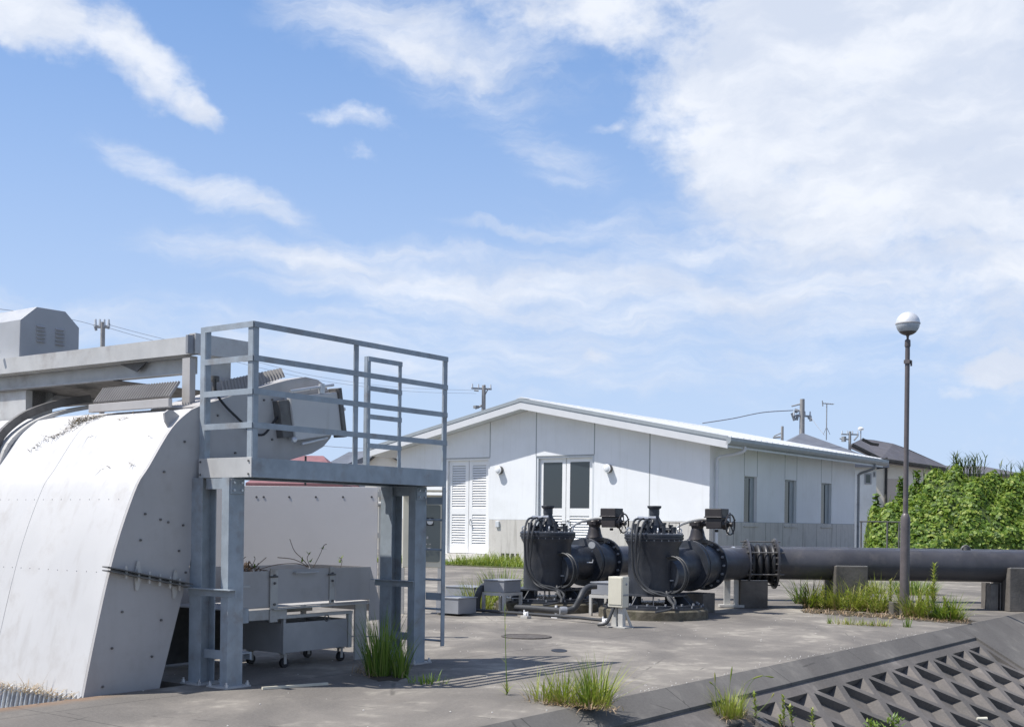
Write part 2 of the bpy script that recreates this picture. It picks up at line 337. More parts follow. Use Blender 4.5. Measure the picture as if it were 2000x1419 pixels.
def ground_mat(name, base, light, dark, joints=True, moss=.15):
    m = bpy.data.materials.new(name); m.use_nodes = True; t = NT(m.node_tree); p = t.nodes['Principled BSDF']
    co = t.n('ShaderNodeTexCoord').outputs['Object']
    rot = t.mapping(co, (1, 1, 1), rot=(0, 0, R(-36)))
    big = t.noise(t.mapping(rot, (.55, .9, 1)), .9, 7, .62, dist=.4); mid = t.noise(rot, 3.2, 7, .65); fine = t.noise(co, 45, 5, .7)
    c = t.mix(t.ramp(big, .36, .62), dark, base)
    c = t.mix(t.math('MULTIPLY', t.ramp(t.math('ADD', t.math('MULTIPLY', big, .6), t.math('MULTIPLY', mid, .5)), .56, .72), .75), c, light)
    c = t.mix(t.math('MULTIPLY', t.ramp(mid, .38, .25), .45), c, tuple(x*.5 for x in dark))
    c = t.mix(t.math('MULTIPLY', t.ramp(t.noise(co, 1.7, 6, .7), .60, .75), moss), c, (.16, .11, .07))
    c = t.mix(t.math('MULTIPLY', t.ramp(fine, .35, .75), .30), c, tuple(x*1.5 for x in base))
    if joints:
        if joints is True: joints = ((0, 4.1, 1.35), (1, 3.3, .75))
        sp = t.n('ShaderNodeSeparateXYZ'); t.links.new(co, sp.inputs[0])
        wob = t.math('MULTIPLY', t.math('SUBTRACT', t.noise(co, 2.5, 3), .5), .02)
        for (ax, per, ph) in joints:
            q = t.math('ABSOLUTE', t.math('SUBTRACT', t.math('FRACT', t.math('DIVIDE', t.math('ADD', t.math('ADD', sp.outputs[ax], wob), ph), per)), .5))
            c = t.mix(t.math('MULTIPLY', t.ramp(q, .009/per, .004/per), .7), c, tuple(x*.35 for x in dark))
        c = t.mix(t.math('MULTIPLY', t.math('MULTIPLY', t.ramp(sp.outputs[1], 7.70, 7.90), t.ramp(sp.outputs[0], 5.9, 5.3)), t.math('MULTIPLY', t.ramp(sp.outputs[1], 8.0, 7.98), t.ramp(mid, .35, .5, .1, .6))), c, (.24, .13, .06))
        vo = t.n('ShaderNodeTexVoronoi', feature='DISTANCE_TO_EDGE'); t.links.new(t.mapping(t.mapping(co), (1, 1, 1)), vo.inputs['Vector']); vo.inputs['Scale'].default_value = .45
        c = t.mix(t.math('MULTIPLY', t.ramp(vo.outputs['Distance'], .006, .001), t.ramp(mid, .5, .6, 0, .6)), c, tuple(x*.4 for x in dark))
    t.links.new(c, p.inputs['Base Color']); p.inputs['Roughness'].default_value = .88
    b = t.n('ShaderNodeBump'); b.inputs['Strength'].default_value = .35; b.inputs['Distance'].default_value = .012
    t.links.new(t.math('ADD', t.noise(co, 90, 4, .7), t.math('MULTIPLY', t.noise(co, 6, 5), 1.5)), b.inputs['Height']); t.links.new(b.outputs[0], p.inputs['Normal'])
    return m
M['pave'] = ground_mat('weathered_concrete_paving', (.205, .185, .160), (.41, .375, .315), (.122, .111, .099))
M['cop'] = ground_mat('dark_coping_concrete', (.150, .140, .127), (.26, .24, .21), (.105, .097, .089), joints=((0, 2.05, .4),), moss=.1)
M['block'] = ground_mat('rough_block_concrete', (.155, .139, .127), (.27, .245, .22), (.098, .09, .082), joints=False, moss=.6)

# ================================================================== SETTING
EB = 4.88
g = MB()
def gq(a0, a1, b0, b1, z=0.): g.quad((a0, b0, z), (a1, b0, z), (a1, b1, z), (a0, b1, z))
PB = 7.93
gq(-30, 90, EB, PB); gq(6.36, 90, PB, 70); gq(-30, 2.5, PB, 70); gq(2.5, 6.36, 14, 70)
solo('pavement', g, M['pave'], (0, 0, 0), kind='structure', smooth=0)
g = MB(); g.quad((2.5, PB, 0), (6.36, PB, 0), (6.36, PB, -3), (2.5, PB, -3)); g.quad((6.36, PB, 0), (6.36, 14, 0), (6.36, 14, -3), (6.36, PB, -3))
g.quad((2.5, PB, 0), (2.5, 14, 0), (2.5, 14, -3), (2.5, PB, -3)); g.quad((2.5, 14, 0), (6.36, 14, 0), (6.36, 14, -3), (2.5, 14, -3)); g.quad((2.5, PB, -2.9), (6.36, PB, -2.9), (6.36, 14, -2.9), (2.5, 14, -2.9))
solo('intake_pit', g, M['cop'], (0, 0, 0), kind='structure', smooth=0)
g = MB(); g.quad((-3000, 70, -.01), (3000, 70, -.01), (3000, 4000, -.01), (-3000, 4000, -.01)); g.quad((90, -60, -.012), (3000, -60, -.012), (3000, 70, -.012), (90, 70, -.012))
solo('terrain', g, M['grassbase'], (0, 0, 0), kind='structure', smooth=0)
# coping, revetment slope
SM = .60
def sl(a, s, d=0.):           # point on the revetment: a along, s down the slope, d depth below its face
    k = 1/math.hypot(1, SM); return V(a+0., 4.66-s*k+d*SM*k, -.165-s*SM*k-d*k)
g = MB(); g.prism([(-20, EB, 0.), (-20, 4.648, -.142), (-20, 4.648, -.165), (-20, 4.9, -.6), (-20, EB, -.3)], (37.2, 0, 0))
solo('coping', g, M['cop'], (0, 0, 0), kind='structure', smooth=0, bevel=0)
A1 = 17.05; P = .742; HS = .37; RW = .048; DP = .078; TOP = .10
g = MB()
def cell(outer, inner):      # rib tops, side walls (the wall facing the sun is sloped) and sunken floor
    n = len(outer); low = list(inner)
    def to(p, q, f): return (p[0]+(q[0]-p[0])*f, p[1]+(q[1]-p[1])*f)
    if n == 4: low[3] = to(inner[3], inner[0], .24); low[2] = to(inner[2], inner[1], .24)
    if n == 3 and outer[0][1] == outer[2][1]: low[2] = to(inner[2], inner[0], .22); low[1] = to(inner[1], inner[0], .30)
    for i in range(n):
        j = (i+1) % n
        g.quad(sl(*outer[i]), sl(*outer[j]), sl(*inner[j]), sl(*inner[i]))
        g.quad(sl(*inner[i]), sl(*inner[j]), sl(*low[j], DP), sl(*low[i], DP))
    g.add([sl(*p, DP) for p in low], [tuple(range(n))])
def shrink(poly, w_):
    cx = sum(p[0] for p in poly)/len(poly); cy = sum(p[1] for p in poly)/len(poly); out = []
    n = len(poly)
    for i in range(n):       # offset polygon edges inward by w_
        p0, p1, p2 = poly[i-1], poly[i], poly[(i+1) % n]
        def off(p, q):
            dx, dy = q[0]-p[0], q[1]-p[1]; L = math.hypot(dx, dy); nx, ny = -dy/L, dx/L
            if (cx-p[0])*nx+(cy-p[1])*ny < 0: nx, ny = -nx, -ny
            return (p[0]+nx*w_, p[1]+ny*w_, dx/L, dy/L)
        a = off(p0, p1); b = off(p1, p2); den = a[2]*b[3]-a[3]*b[2]
        t_ = ((b[0]-a[0])*b[3]-(b[1]-a[1])*b[2])/den; out.append((a[0]+a[2]*t_, a[1]+a[3]*t_))
    return out
def field(a_hi, cols, rows, s0, rightslant=True):
    for i in range(cols):
        ac = a_hi-P*(i+.5)
        poly = [(ac-P/2, s0), (ac, s0+HS), (ac+P/2, s0)]
        cell(poly, shrink(poly, RW))
    for r_ in range(rows):
        s_ = s0+HS*(r_+1)
        for i in range(cols+1):
            ac = a_hi-P*i-(0 if r_ % 2 == 0 else P/2)
            if r_ % 2 and i == cols: continue
            poly = [(ac, s_-HS), (ac-P/2, s_), (ac, s_+HS), (ac+P/2, s_)]
            if r_ % 2 == 0 and i == 0:
                poly = [(ac, s_-HS), (ac-P/2, s_), (ac, s_+HS)]
            if r_ % 2 == 0 and i == cols:
                poly = [(ac, s_-HS), (ac, s_+HS), (ac+P/2, s_)]
            cell(poly, shrink(poly, RW))
NC = 10
field(A1, NC, 11, TOP)
AL = A1-P*NC
g.quad(sl(AL, 0), sl(A1, 0), sl(A1, TOP), sl(AL, TOP))
g.quad(sl(A1, 0), sl(A1+.10, 0), sl(A1+.10, 5.2), sl(A1, 5.2))
# divider strip and the neighbouring field
g.quad(sl(AL-.16, 0, -.04), sl(AL, 0, -.04), sl(AL, 5.2, -.04), sl(AL-.16, 5.2, -.04)); g.quad(sl(AL, 0, -.04), sl(AL, 0, .1), sl(AL, 5.2, .1), sl(AL, 5.2, -.04)); g.quad(sl(AL-.16, 0, -.04), sl(AL-.16, 5.2, -.04), sl(AL-.16, 5.2, .1), sl(AL-.16, 0, .1))
field(AL-.16, 10, 11, TOP+.12)
g.quad(sl(AL-.16-P*10, 0), sl(AL-.16, 0), sl(AL-.16, TOP+.12), sl(AL-.16-P*10, TOP+.12))
g.quad(sl(AL-.16-P*10-20, 0), sl(AL-.16-P*10, 0), sl(AL-.16-P*10, 5.2), sl(AL-.16-P*10-20, 5.2))
solo('revetment_slope', g, M['block'], (0, 0, 0), kind='structure', smooth=0)
# plain concrete slope beyond the lattice
g = MB(); k_ = 1/math.hypot(1, SM)
g.quad(sl(A1+.10, 0, -.03), sl(60, 0, -.03), sl(60, 5.2, -.03), sl(A1+.10, 5.2, -.03)); g.quad(sl(A1+.10, 0, -.03), sl(A1+.10, 5.2, -.03), sl(A1+.10, 5.2, .1), sl(A1+.10, 0, .1))
g.quad((17.2, EB, 0), (60, EB, 0), sl(60, 0, -.03), sl(17.15, 0, -.03))
solo('plain_concrete_slope', g, M['cop'], (0, 0, 0), kind='structure', smooth=0)
g = MB(); g.quad((-60, -12, -2.8), (200, -12, -2.8), (200, .6, -2.8), (-60, .6, -2.8))
wm = glassmat('canal_water', (.03, .05, .04), .1); solo('canal_water', g, wm, (0, 0, 0), kind='structure', smooth=0)

# ================================================================== PLANTS
def blade(mb, p, az_, L, wd, lean, droop, seg=4):
    d = V(math.cos(az_), math.sin(az_), 0); sd_ = V(-math.sin(az_), math.cos(az_), 0); pts = []
    ang = lean; q = Vector(p)
    vs = []
    for i in range(seg+1):
        ww = wd*(1-(i/seg)**1.6)+.0006; vs += [q-sd_*ww/2, q+sd_*ww/2]
        q = q+(d*math.sin(ang)+V(0, 0, 1)*math.cos(ang))*L/seg; ang += droop/seg
    mb.add(vs, [(2*i, 2*i+1, 2*i+3, 2*i+2) for i in range(seg)])
def tuft(mb, c, n, rad, h, wd=.008, lean=.5, droop=1., rnd=random):
    for _ in range(n):
        t = rnd.uniform(0, 2*math.pi); rr = rad*math.sqrt(rnd.random())
        p = Vector(c)+V(math.cos(t)*rr, math.sin(t)*rr, 0)
        blade(mb, p, t+rnd.uniform(-.8, .8), h*rnd.uniform(.45, 1.05), wd*rnd.uniform(.6, 1.3), rnd.uniform(.02, lean)*(.4+rr/max(rad, .01)), rnd.uniform(.1, droop))
def clump(label, c, n, rad, h, green='ygrass', dry=.2, wd=.009, lean=.5, droop=1.1, group='grass clumps growing in the paving joints', elong=None, name='grass_clump', cat='grass clump'):
    c = Vector(c); T = Thing(name, label, cat, c, group)
    mb = MB(); md = MB()
    cs = [c] if not elong else [c+Vector(elong)*t for t in elong_t]
    for cc in cs:
        tuft(mb, cc, int(n/len(cs)), rad, h, wd, lean, droop); tuft(md, cc, int(n*dry/len(cs))+2, rad*1.2, h*.45, wd*.8, 1.1, 1.8)
    T.part('blades', mb, M[green], smooth=0); T.part('dry_blades', md, M['straw'], smooth=0)
    return T
elong_t = [0]

# ================================================================== MACHINE
hoodp = [(pb(x, y, 8.0)[0], pb(x, y, 8.0)[2]) for x, y in [(215, 1108), (262, 960), (290, 910), (335, 835), (372, 800)]]
prof = [(5.30, -.75), (5.42, -.04)] + hoodp
fr = spline([V(p[0], 0, p[1]) for p in prof], 5)
front = [(p.x, p.z) for p in fr]
top_c = front[-1]
BM1 = 12.6
T = Thing('screening_machine', 'large white curved steel hood of a trash rake machine with grey side plate', 'machine', (6, 8, 0))
mb = MB(); body = front+[(6.62, 2.30), (6.62, 1.75), (6.36, .80), (6.12, 0.), (6.0, -.75)]
mb.prism([(a, 8.02, z) for a, z in body], (0, BM1-8.02, 0)); T.part('hood', mb, M['frp'], smooth=25)
# thin rolled lip along the hood's edge, side plates
head = [pb(x, y, 8.0) for x, y in [(390, 792), (440, 776), (500, 758), (560, 742), (595, 736), (618, 741), (634, 752), (645, 772), (652, 800), (652, 830), (644, 855), (630, 872), (608, 885), (560, 899), (500, 915)]]
mb = MB()
mb.prism([(a, 7.99, z) for a, z in front]+[(p.x, 7.99, p.z) for p in head]+[(6.62, 7.99, 1.75), (6.36, 7.99, .80), (6.12, 7.99, -.02), (6.0, 7.99, -.75)], (0, .028, 0))
sp = T.part('side_plate', mb, M['sidefrp'], smooth=0)
mb = MB()
for b in (9.28, ):
    mb.tube([V(a, b, z) for a, z in front], .0028, 5)
T.part('hood_seam', mb, M['beam'])
mb = MB()
for zz in (1.50, .93):
    (a0, z0), (a1, z1) = [q for q in zip(front[:-1], front[1:]) if q[0][1] <= zz <= q[1][1]][0]
    aa = a0+(a1-a0)*(zz-z0)/(z1-z0)
    for k in range(17): mb.sphere(V(aa, 8.16+k*.13, zz), .005, 8, 4)
T.part('rivet', mb, M['sidefrp'], each=1)
mb = MB(); mb.prism([(p.x, 8.03, p.z) for p in head]+[(6.9, 8.03, 1.80)], (0, .62, 0)); T.part('head_housing', mb, M['sidefrp'], smooth=25)
mb = MB()
e0, e1 = pb(212, 1106, 7.95), pb(360, 1140, 7.95)
for dz in (0, -.028): mb.bar(V(e0.x-.03, 7.95, e0.z+dz), V(e1.x+.06, 7.95, e1.z+dz), .075, .009)
fl = T.part('joint_flange', mb, M['darkst'], smooth=0)
mb = MB()
for t in (.22, .38, .52, .66, .80, .93):
    p = V(e0.x+(e1.x-e0.x)*t, 7.945, e0.z+(e1.z-e0.z)*t-.014); mb.cyl(p+V(0, 0, -.045), p+V(0, 0, .05), .011, n=6)
for t in (.40, .90):
    p = V(e0.x+(e1.x-e0.x)*t, 7.97, e0.z+(e1.z-e0.z)*t); mb.prism([p+V(-.03, 0, 0), p+V(.035, 0, 0), p+V(.01, 0, .10), p+V(-.01, 0, .10)], (0, .012, 0)); mb.prism([p+V(-.03, 0, -.03), p+V(.035, 0, -.03), p+V(0, 0, -.13), p+V(-.02, 0, -.13)], (0, .012, 0))
T.part('bolt', mb, M['stand'], parent=fl, each=1, smooth=0)
mb = MB()
for x, y in [(360, 862), (320, 921), (283, 1003), (313, 1014), (328, 1019), (274, 1054), (349, 1075), (238, 1194), (314, 1210), (218, 1265), (296, 1281), (200, 1340), (357, 1025), (425, 811), (459, 884), (515, 781), (531, 780), (362, 1117), (531, 858), (497, 866)]:
    p = pb(x, y, 7.99); mb.cyl(p+V(0, -.012, 0), p+V(0, .01, 0), .010, n=6)
T.part('bolt_head', mb, M['darkst'], parent=sp, each=1, smooth=0)
# lifting lug
p = pb(343, 818, 8.03); mb = MB(); q = [(-.10, -.11), (.02, .0), (.05, .05), (.06, .09), (.03, .125), (-.02, .115), (-.06, .07)]
l0 = pb(326, 800, 8.06)
lug = [pb(x, y, 8.05) for x, y in [(334, 842), (323, 822), (321, 806), (329, 800), (338, 801), (347, 808), (357, 817)]]
mb.prism(lug, (0, .02, 0)); T.part('lifting_lug', mb, M['sidefrp'], smooth=0)
# motor / bearing box on the head
mb = MB(); c0 = pb(612, 812, 7.93); ax = V(.29, 0, .05); az_ = V(-.035, 0, .19)
mb.obox(c0, ax, V(0, .05, 0), az_); bx = T.part('bearing_box', mb, M['frp'], smooth=0, bevel=.012)
mb = MB(); mb.obox(c0-ax*1.06+V(-.045, .02, 0), V(.06, 0, .01), V(0, .045, 0), az_*.85); mb.obox(c0+ax*1.07, V(.022, 0, .004), V(0, .07, 0), az_*1.18)
T.part('end_plate', mb, M['darkst'], parent=bx, each=1, smooth=0, bevel=.006)
mb = MB(); mb.cyl(c0+az_*1.25-ax*.9+V(0, -.02, 0), c0+az_*1.35+ax*.95+V(0, -.02, 0), .014); mb.cyl(c0+az_*1.0+ax*.4+V(0, -.02, 0), c0+az_*1.45+ax*.45+V(0, -.02, 0), .03); mb.cyl(c0-az_*1.2-ax*.7+V(0, -.02, 0), c0-az_*1.1+ax*.4+V(0, -.02, 0), .014)
mb.cyl(c0+ax*1.0+az_*.1, c0+ax*1.38+az_*.15, .02); mb.sphere(c0-ax*1.15-az_*.95+V(0, -.07, 0), .028)
T.part('tension_rod', mb, M['zinc'], parent=bx, each=1)
mb = MB(); pts = [pb(x, y, 7.95) for x, y in [(420, 740), (422, 765), (438, 790), (468, 820), (492, 843), (515, 848), (535, 823), (550, 805), (562, 800)]]
mb.tube(spline(pts, 5), .011, 6); T.part('cable', mb, M['black'])
mb = MB(); p = pb(419, 745, 7.98); mb.cyl(p+V(0, 0, -.12), p+V(0, 0, .03), .018); mb.cyl(p+V(0, 0, .0), p+V(0, 0, .045), .04); T.part('cable_gland', mb, M['darkst'])
mb = MB(); p = pb(597, 890, 8.3); q = pb(597, 947, 8.3); mb.cyl(p, V(p.x, p.y, q.z), .010, n=8); T.part('far_pole_rod', mb, M['darkst'])  # thin near rod standing in for a distant pole
# corrugated sheet walkway cover across the hood, and over the conveyor head
def corrug(mb, p00, p10, p01, p11, n, amp, nrm):
    nrm = Vector(nrm).normalized(); k = n*6; vs = []
    for i in range(k+1):
        t = i/k; off = nrm*amp*math.sin(2*math.pi*n*t)
        vs += [p00.lerp(p10, t)+off, p01.lerp(p11, t)+off]
    mb.add(vs, [(2*i, 2*i+2, 2*i+3, 2*i+1) for i in range(k)])
CA = 6.42; zc0 = pa(365, 772, CA).z
b_l = pa(182, 780, CA).y; b_r = 8.28
mb = MB(); p00 = V(CA, b_r, zc0); p10 = V(CA, b_l, zc0); up_ = V(.10, 0, .135)
corrug(mb, p00, p10, p00+up_, p10+up_, 30, .020, (-.8, 0, .5)); T.part('corrugated_cover', mb, M['corr'], smooth=60)
mb = MB(); mb.box(CA-.02, CA+.02, b_r, b_l+.04, zc0-.085, zc0-.012); mb.box(CA+.1, CA+.14, b_r, b_l, zc0-.16, zc0-.09)
T.part('cover_beam', mb, M['sidefrp'], smooth=0, bevel=.004)
q0 = pb(480, 757, 8.12); q1 = pb(557, 738, 8.12); mb = MB(); q0 = pb(438, 776, 8.12); q1.z += .01; upv = V(0, .05, .085)
corrug(mb, q0, q1, q0+upv+V(0, 0, .06), q1+upv, 20, .012, (0, -.9, .4)); T.part('corrugated_cover', mb, M['corr'], smooth=60)
# curved rake guide rail at the far side of the hood
mb = MB(); arc = [V(a-.05, 10.3, z+.0) for a, z in front if .2 < z < 1.9][::2]+[pb(x, y, 10.3) for x, y in [(0, 852), (40, 816), (85, 796), (130, 785), (175, 778)]]
arcs = spline(arc, 4)
for i in range(len(arcs)-1):
    mb.bar(arcs[i], arcs[i+1]+(arcs[i+1]-arcs[i])*.02, .05, .07, up=(-.5, 0, 1))
rail = T.part('guide_rail', mb, M['darkst'], smooth=0)
mb = MB()
for i in range(len(arcs)-1): mb.bar(arcs[i]+V(.03, -.05, -.075), arcs[i+1]+V(.03, -.05, -.075), .12, .035, up=(-.5, 0, 1))
T.part('rail_seat', mb, M['beam'], parent=rail, smooth=0)
mb = MB(); pp = [pb(x, y, 11.0) for x, y in [(75, 790), (105, 765), (128, 735), (150, 733), (186, 768), (186, 790)]]
mb.prism(pp, (0, .5, 0)); T.part('chain_guard', mb, M['sidefrp'], smooth=0, bevel=.006)
# straw caught on the hood
mb = MB(); rr_ = random.Random(3)
def hood_pt(px, py):
    # march along the ray to the hood's surface
    r = ray(px, py)
    for i in range(400):
        k = 7.5+i*.02; p = at(r, k)
        zt = None
        for (a0, z0), (a1, z1) in zip(front[:-1], front[1:]):
            if min(a0, a1) <= p.x <= max(a0, a1) and a1 != a0: zt = z0+(z1-z0)*(p.x-a0)/(a1-a0)
        if p.x > top_c[0]: zt = top_c[1]
        if zt is not None and p.z <= zt+.006: return p
    return None
for (x0, y0, x1, y1, n, sp_) in [(165, 806, 262, 800, 520, 5), (140, 826, 205, 806, 380, 6), (100, 856, 150, 830, 90, 4), (60, 880, 95, 850, 26, 3), (225, 822, 250, 815, 12, 2), (170, 855, 184, 850, 6, 2), (285, 856, 292, 852, 5, 1), (190, 920, 215, 912, 4, 1), (255, 909, 262, 906, 5, 1)]:
    for _ in range(n):
        t = rr_.random(); p = hood_pt(x0+(x1-x0)*t+rr_.gauss(0, sp_), y0+(y1-y0)*t+rr_.gauss(0, sp_*.5))
        if p is None: continue
        blade(mb, p+V(-.004, 0, .004), rr_.uniform(0, 6.28), rr_.uniform(.03, .10), .006, rr_.uniform(1.2, 1.65), .3, 2)
T2 = solo('dry_straw', mb, leafmat('brown_debris', [(.12, .07, .04), (.22, .14, .08), (.34, .24, .15)], .1), (5, 9, 0), label='dry brown straw caught on top of the white hood', cat='straw', kind='stuff', smooth=0)
# bar screen in the pit
T = Thing('bar_screen', 'row of grey slanted screen bars in the pit below the white hood', 'screen', (5, 8, 0))
mb = MB()
for i in range(60):
    b = 8.02+i*.062
    mb.bar(V(5.42, b, -.045), V(5.10, b, -1.6), .012, .05, up=(1, 0, 0)); mb.bar(V(5.40, b, -.04), V(5.50, b, .03), .012, .04, up=(1, 0, 0))
T.part('bars', mb, M['zinc'], smooth=0)
mb = MB(); mb.box(5.44, 5.47, 8.0, 12, -.5, -.02); T.part('back_sheet', mb, M['sidefrp'], smooth=0)
mb = MB()
for _ in range(330):
    b = 8.05+abs(rr_.gauss(0, 1.4)) if rr_.random() < .9 else rr_.uniform(8, 11)
    p = V(5.37+rr_.gauss(0, .02), min(b, 11.5), .0+rr_.gauss(0, .018)); blade(mb, p, rr_.uniform(0, 6.28), rr_.uniform(.05, .16), .006, rr_.uniform(.9, 1.8), rr_.uniform(0, 1), 2)
for _ in range(5):
    p = V(5.37, 8.1+rr_.random()*1., .0); blade(mb, p, rr_.uniform(0, 6.28), rr_.uniform(.1, .2), .005, rr_.uniform(.3, .8), .2, 2)
solo('dry_straw', mb, M['strawg'], (5, 9, 0), label='pale dry straw raked up on the tips of the screen bars', cat='straw', kind='stuff', smooth=0)

# ------------------------------------------------------------------ gantry over the machine
T = Thing('steel_gantry', 'grey weathered channel beam frame on posts spanning above the white hood', 'gantry', (6.6, 8.3, 0))
GA = 6.60; GB = 8.24; GZ = 2.90
def channel(mb, p0, p1, depth, fl_, side):      # web vertical, flanges pointing to side
    p0, p1, side = Vector(p0), Vector(p1), Vector(side); d = (p1-p0).normalized(); L = (p1-p0).length/2; c = (p0+p1)/2; z = V(0, 0, 1)
    mb.obox(c, d*L, side*.005, z*depth/2)
    for sg in (1, -1): mb.obox(c+side*(fl_/2+.006)+z*sg*(depth/2-.005), d*L, side*fl_/2, z*.005)
mb = MB(); channel(mb, V(GA, GB, GZ-.075), V(GA, 13, GZ-.055), .15, .07, (1, 0, 0)); T.part('front_beam', mb, M['beam'], smooth=0)
mb = MB(); mb.box(GA-.055, GA+.06, GB-.02, GB+.012, GZ-.152, GZ+.004); T.part('end_bracket', mb, M['galvbox'], smooth=0, bevel=.003)
mb = MB(); channel(mb, V(GA+.14, GB+.1, GZ-.225), V(GA+.14, 13, GZ-.205), .15, .07, (-1, 0, 0)); T.part('lower_beam', mb, M['beam'], smooth=0)
mb = MB(); channel(mb, V(GA+.01, GB-.03, GZ-.06), V(7.22, GB-.03, GZ-.06), .17, .07, (0, 1, 0)); T.part('side_beam', mb, M['beam'], smooth=0)
mb = MB(); p0, p1 = pb(401, 700, 8.3), pb(451, 700, 8.3); mb.box(p0.x, p1.x, 8.3, 8.33, 2.34, 2.76); mb.box(p1.x-.02, p1.x, 8.331, 8.42, 2.34, 2.76); T.part('post', mb, M['beam'], smooth=0)
mb = MB(); p0 = pb(367, 700, 8.22); mb.box(6.60, 6.66, 8.26, 8.36, 2.25, 2.72); T.part('post', mb, M['sidefrp'], smooth=0)
mb = MB()
b0 = pa(58, 760, 6.7).y; mb.box(6.66, 6.72, b0, b0+.46, 2.1, GZ-.3); mb.box(6.72, 6.95, b0, b0+.03, 2.1, GZ-.3); T.part('post', mb, M['beam'], smooth=0)
mb = MB(); b1 = pa(83, 760, 6.9).y; mb.box(6.9, 6.94, b1-.02, b1+.05, 2.1, GZ-.3); mb.prism([(6.73, b0+.0, GZ-.3), (6.73, b0, GZ-.52), (7.02, b0, GZ-.3)], (0, .012, 0)); T.part('gusset', mb, M['darkst'], smooth=0)
mb = MB(); b1 = pb(276, 700, 9).y; mb.prism([V(6.68, 8.95, GZ-.152), V(6.68, 9.35, GZ-.152), V(6.68, 9.1, GZ-.24)], (.01, 0, 0)); T.part('gusset', mb, M['darkst'], smooth=0)
mb = MB(); mb.box(GA+.02, 7.9, 9.35, 13, GZ-.31, GZ-.302); T.part('deck_plate', mb, M['darkst'], smooth=0)

T = Thing('motor_cover', 'grey louvred sheet metal motor cover standing on the gantry beam', 'motor cover', (6.4, 10, 2.9))
MCB = pa(37, 700, 6.68).y
mc = [pb(x, y, MCB) for x, y in [(37, 712), (40, 624), (72, 599), (128, 608), (155, 640), (154, 692)]]
mb = MB(); mb.prism(mc, (0, 1.2, 0)); cv = T.part('cover_shell', mb, M['cover'], smooth=0, bevel=.008)
mb = MB()
for cx, cy in ((79, 652), (116, 658)):
    for k in range(5):
        y_ = cy+(k-2)*7.2; p = pb(cx-8, y_-1.0, MCB); q = pb(cx+8, y_+.8, MCB)
        mb.prism([p+V(0, 0, .012), p+V(0, -.03, -.008), p+V(0, 0, -.010)], q-p)
T.part('louvre', mb, M['sidefrp'], parent=cv, each=1, smooth=0)
mb = MB(); p = pb(28, 688, MCB+.05); mb.cyl(p+V(-.1, 0.1, 0), p+V(-.13, .1, 0), .02, n=6); T.part('bolt', mb, M['zinc'])

# ------------------------------------------------------------------ platform with rails and ladder
T = Thing('access_platform', 'blue grey steel inspection platform with four bar railing and side ladder', 'platform', (6.47, 7.32, 0))
A0, A2, B0, B2 = 6.47, 8.89, 7.32, 7.95; DZ = 1.845; RT = 2.925
mb = MB(); mb.box(A0+.02, A2-.02, B0+.02, B2-.02, DZ-.012, DZ-.002); T.part('deck', mb, M['galv'], smooth=0)
mb = MB(); D = .155
channel(mb, V(A0, B0, DZ-D/2), V(A2, B0, DZ-D/2), D, .05, (0, 1, 0)); channel(mb, V(A0+.001, B2, DZ-D/2), V(A2, B2, DZ-D/2), D, .05, (0, -1, 0))
channel(mb, V(A2+.003, B0+.006, DZ-D/2), V(A2+.003, B2-.006, DZ-D/2), D-.003, .05, (-1, 0, 0))
T.part('edge_channel', mb, M['galv'], smooth=0)
mb = MB(); mb.box(A0-.012, A0-.002, B0-.006, B2+.004, DZ-D-.002, DZ+.003); ep = T.part('end_plate', mb, M['beam'], smooth=0, bevel=.002)
mb = MB()
for b in (B0+.025, B2-.02):
    for z in (DZ-.025, DZ-D+.025): mb.cyl(V(A0-.02, b, z), V(A0-.01, b, z), .009, n=6)
T.part('bolt', mb, M['darkst'], parent=ep, each=1)
def angle_bar(mb, p0, p1, n1, n2, w_=.048, t_=.006):   # L section, legs along n1 and n2
    p0, p1, n1, n2 = map(Vector, (p0, p1, n1, n2)); d = (p1-p0); L = d.length/2; d.normalize(); c = (p0+p1)/2
    mb.obox(c+n1*w_/2, d*L, n1*w_/2, n2*t_/2); mb.obox(c+n2*(w_/2+t_/2), d*L, n2*w_/2, n1*t_/2)
RZ = [RT, RT-.268, RT-.532, RT-.80]
for (a, b, zb) in ((A0+.0, B0, DZ), ((A0+A2)/2-.01, B0, DZ), (A2, B0, DZ-.0), (A0, B2-.05, DZ)):
    mb = MB()
    sg = -1 if a > 7 else 1
    angle_bar(mb, V(a, b, zb), V(a, b, RT+.002), (sg, 0, 0), (0, 1, 0), .055, .007)
    T.part('post', mb, M['galv'], smooth=0)
for i, z in enumerate(RZ):
    mb = MB(); angle_bar(mb, V(A0, B0-.009, z), V(A2, B0-.009, z), (0, 0, -1), (0, -1, 0) if False else (0, 1, 0), .045, .006)
    T.part('rail', mb, M['galv'], smooth=0)
    mb = MB(); angle_bar(mb, V(A0-.009, B0-.005, z), V(A0-.009, B2-.05, z), (0, 0, -1), (1, 0, 0), .045, .006); T.part('rail', mb, M['galv'], smooth=0)
# back gate panel
g0, g1 = 8.50, 8.99
for a, sg in ((g0, 1), (g1, -1)):
    mb = MB(); angle_bar(mb, V(a, 7.99, DZ-.05), V(a, 7.99, RT+.01), (sg, 0, 0), (0, 1, 0), .04, .007); T.part('post', mb, M['galv'], smooth=0)
for z in (RT+.01, RT-.272, RT-.545, RT-.825):
    mb = MB(); angle_bar(mb, V(g0, 7.981, z), V(g1, 7.981, z), (0, 0, -1), (0, 1, 0), .045, .006); T.part('rail', mb, M['galv'], smooth=0)
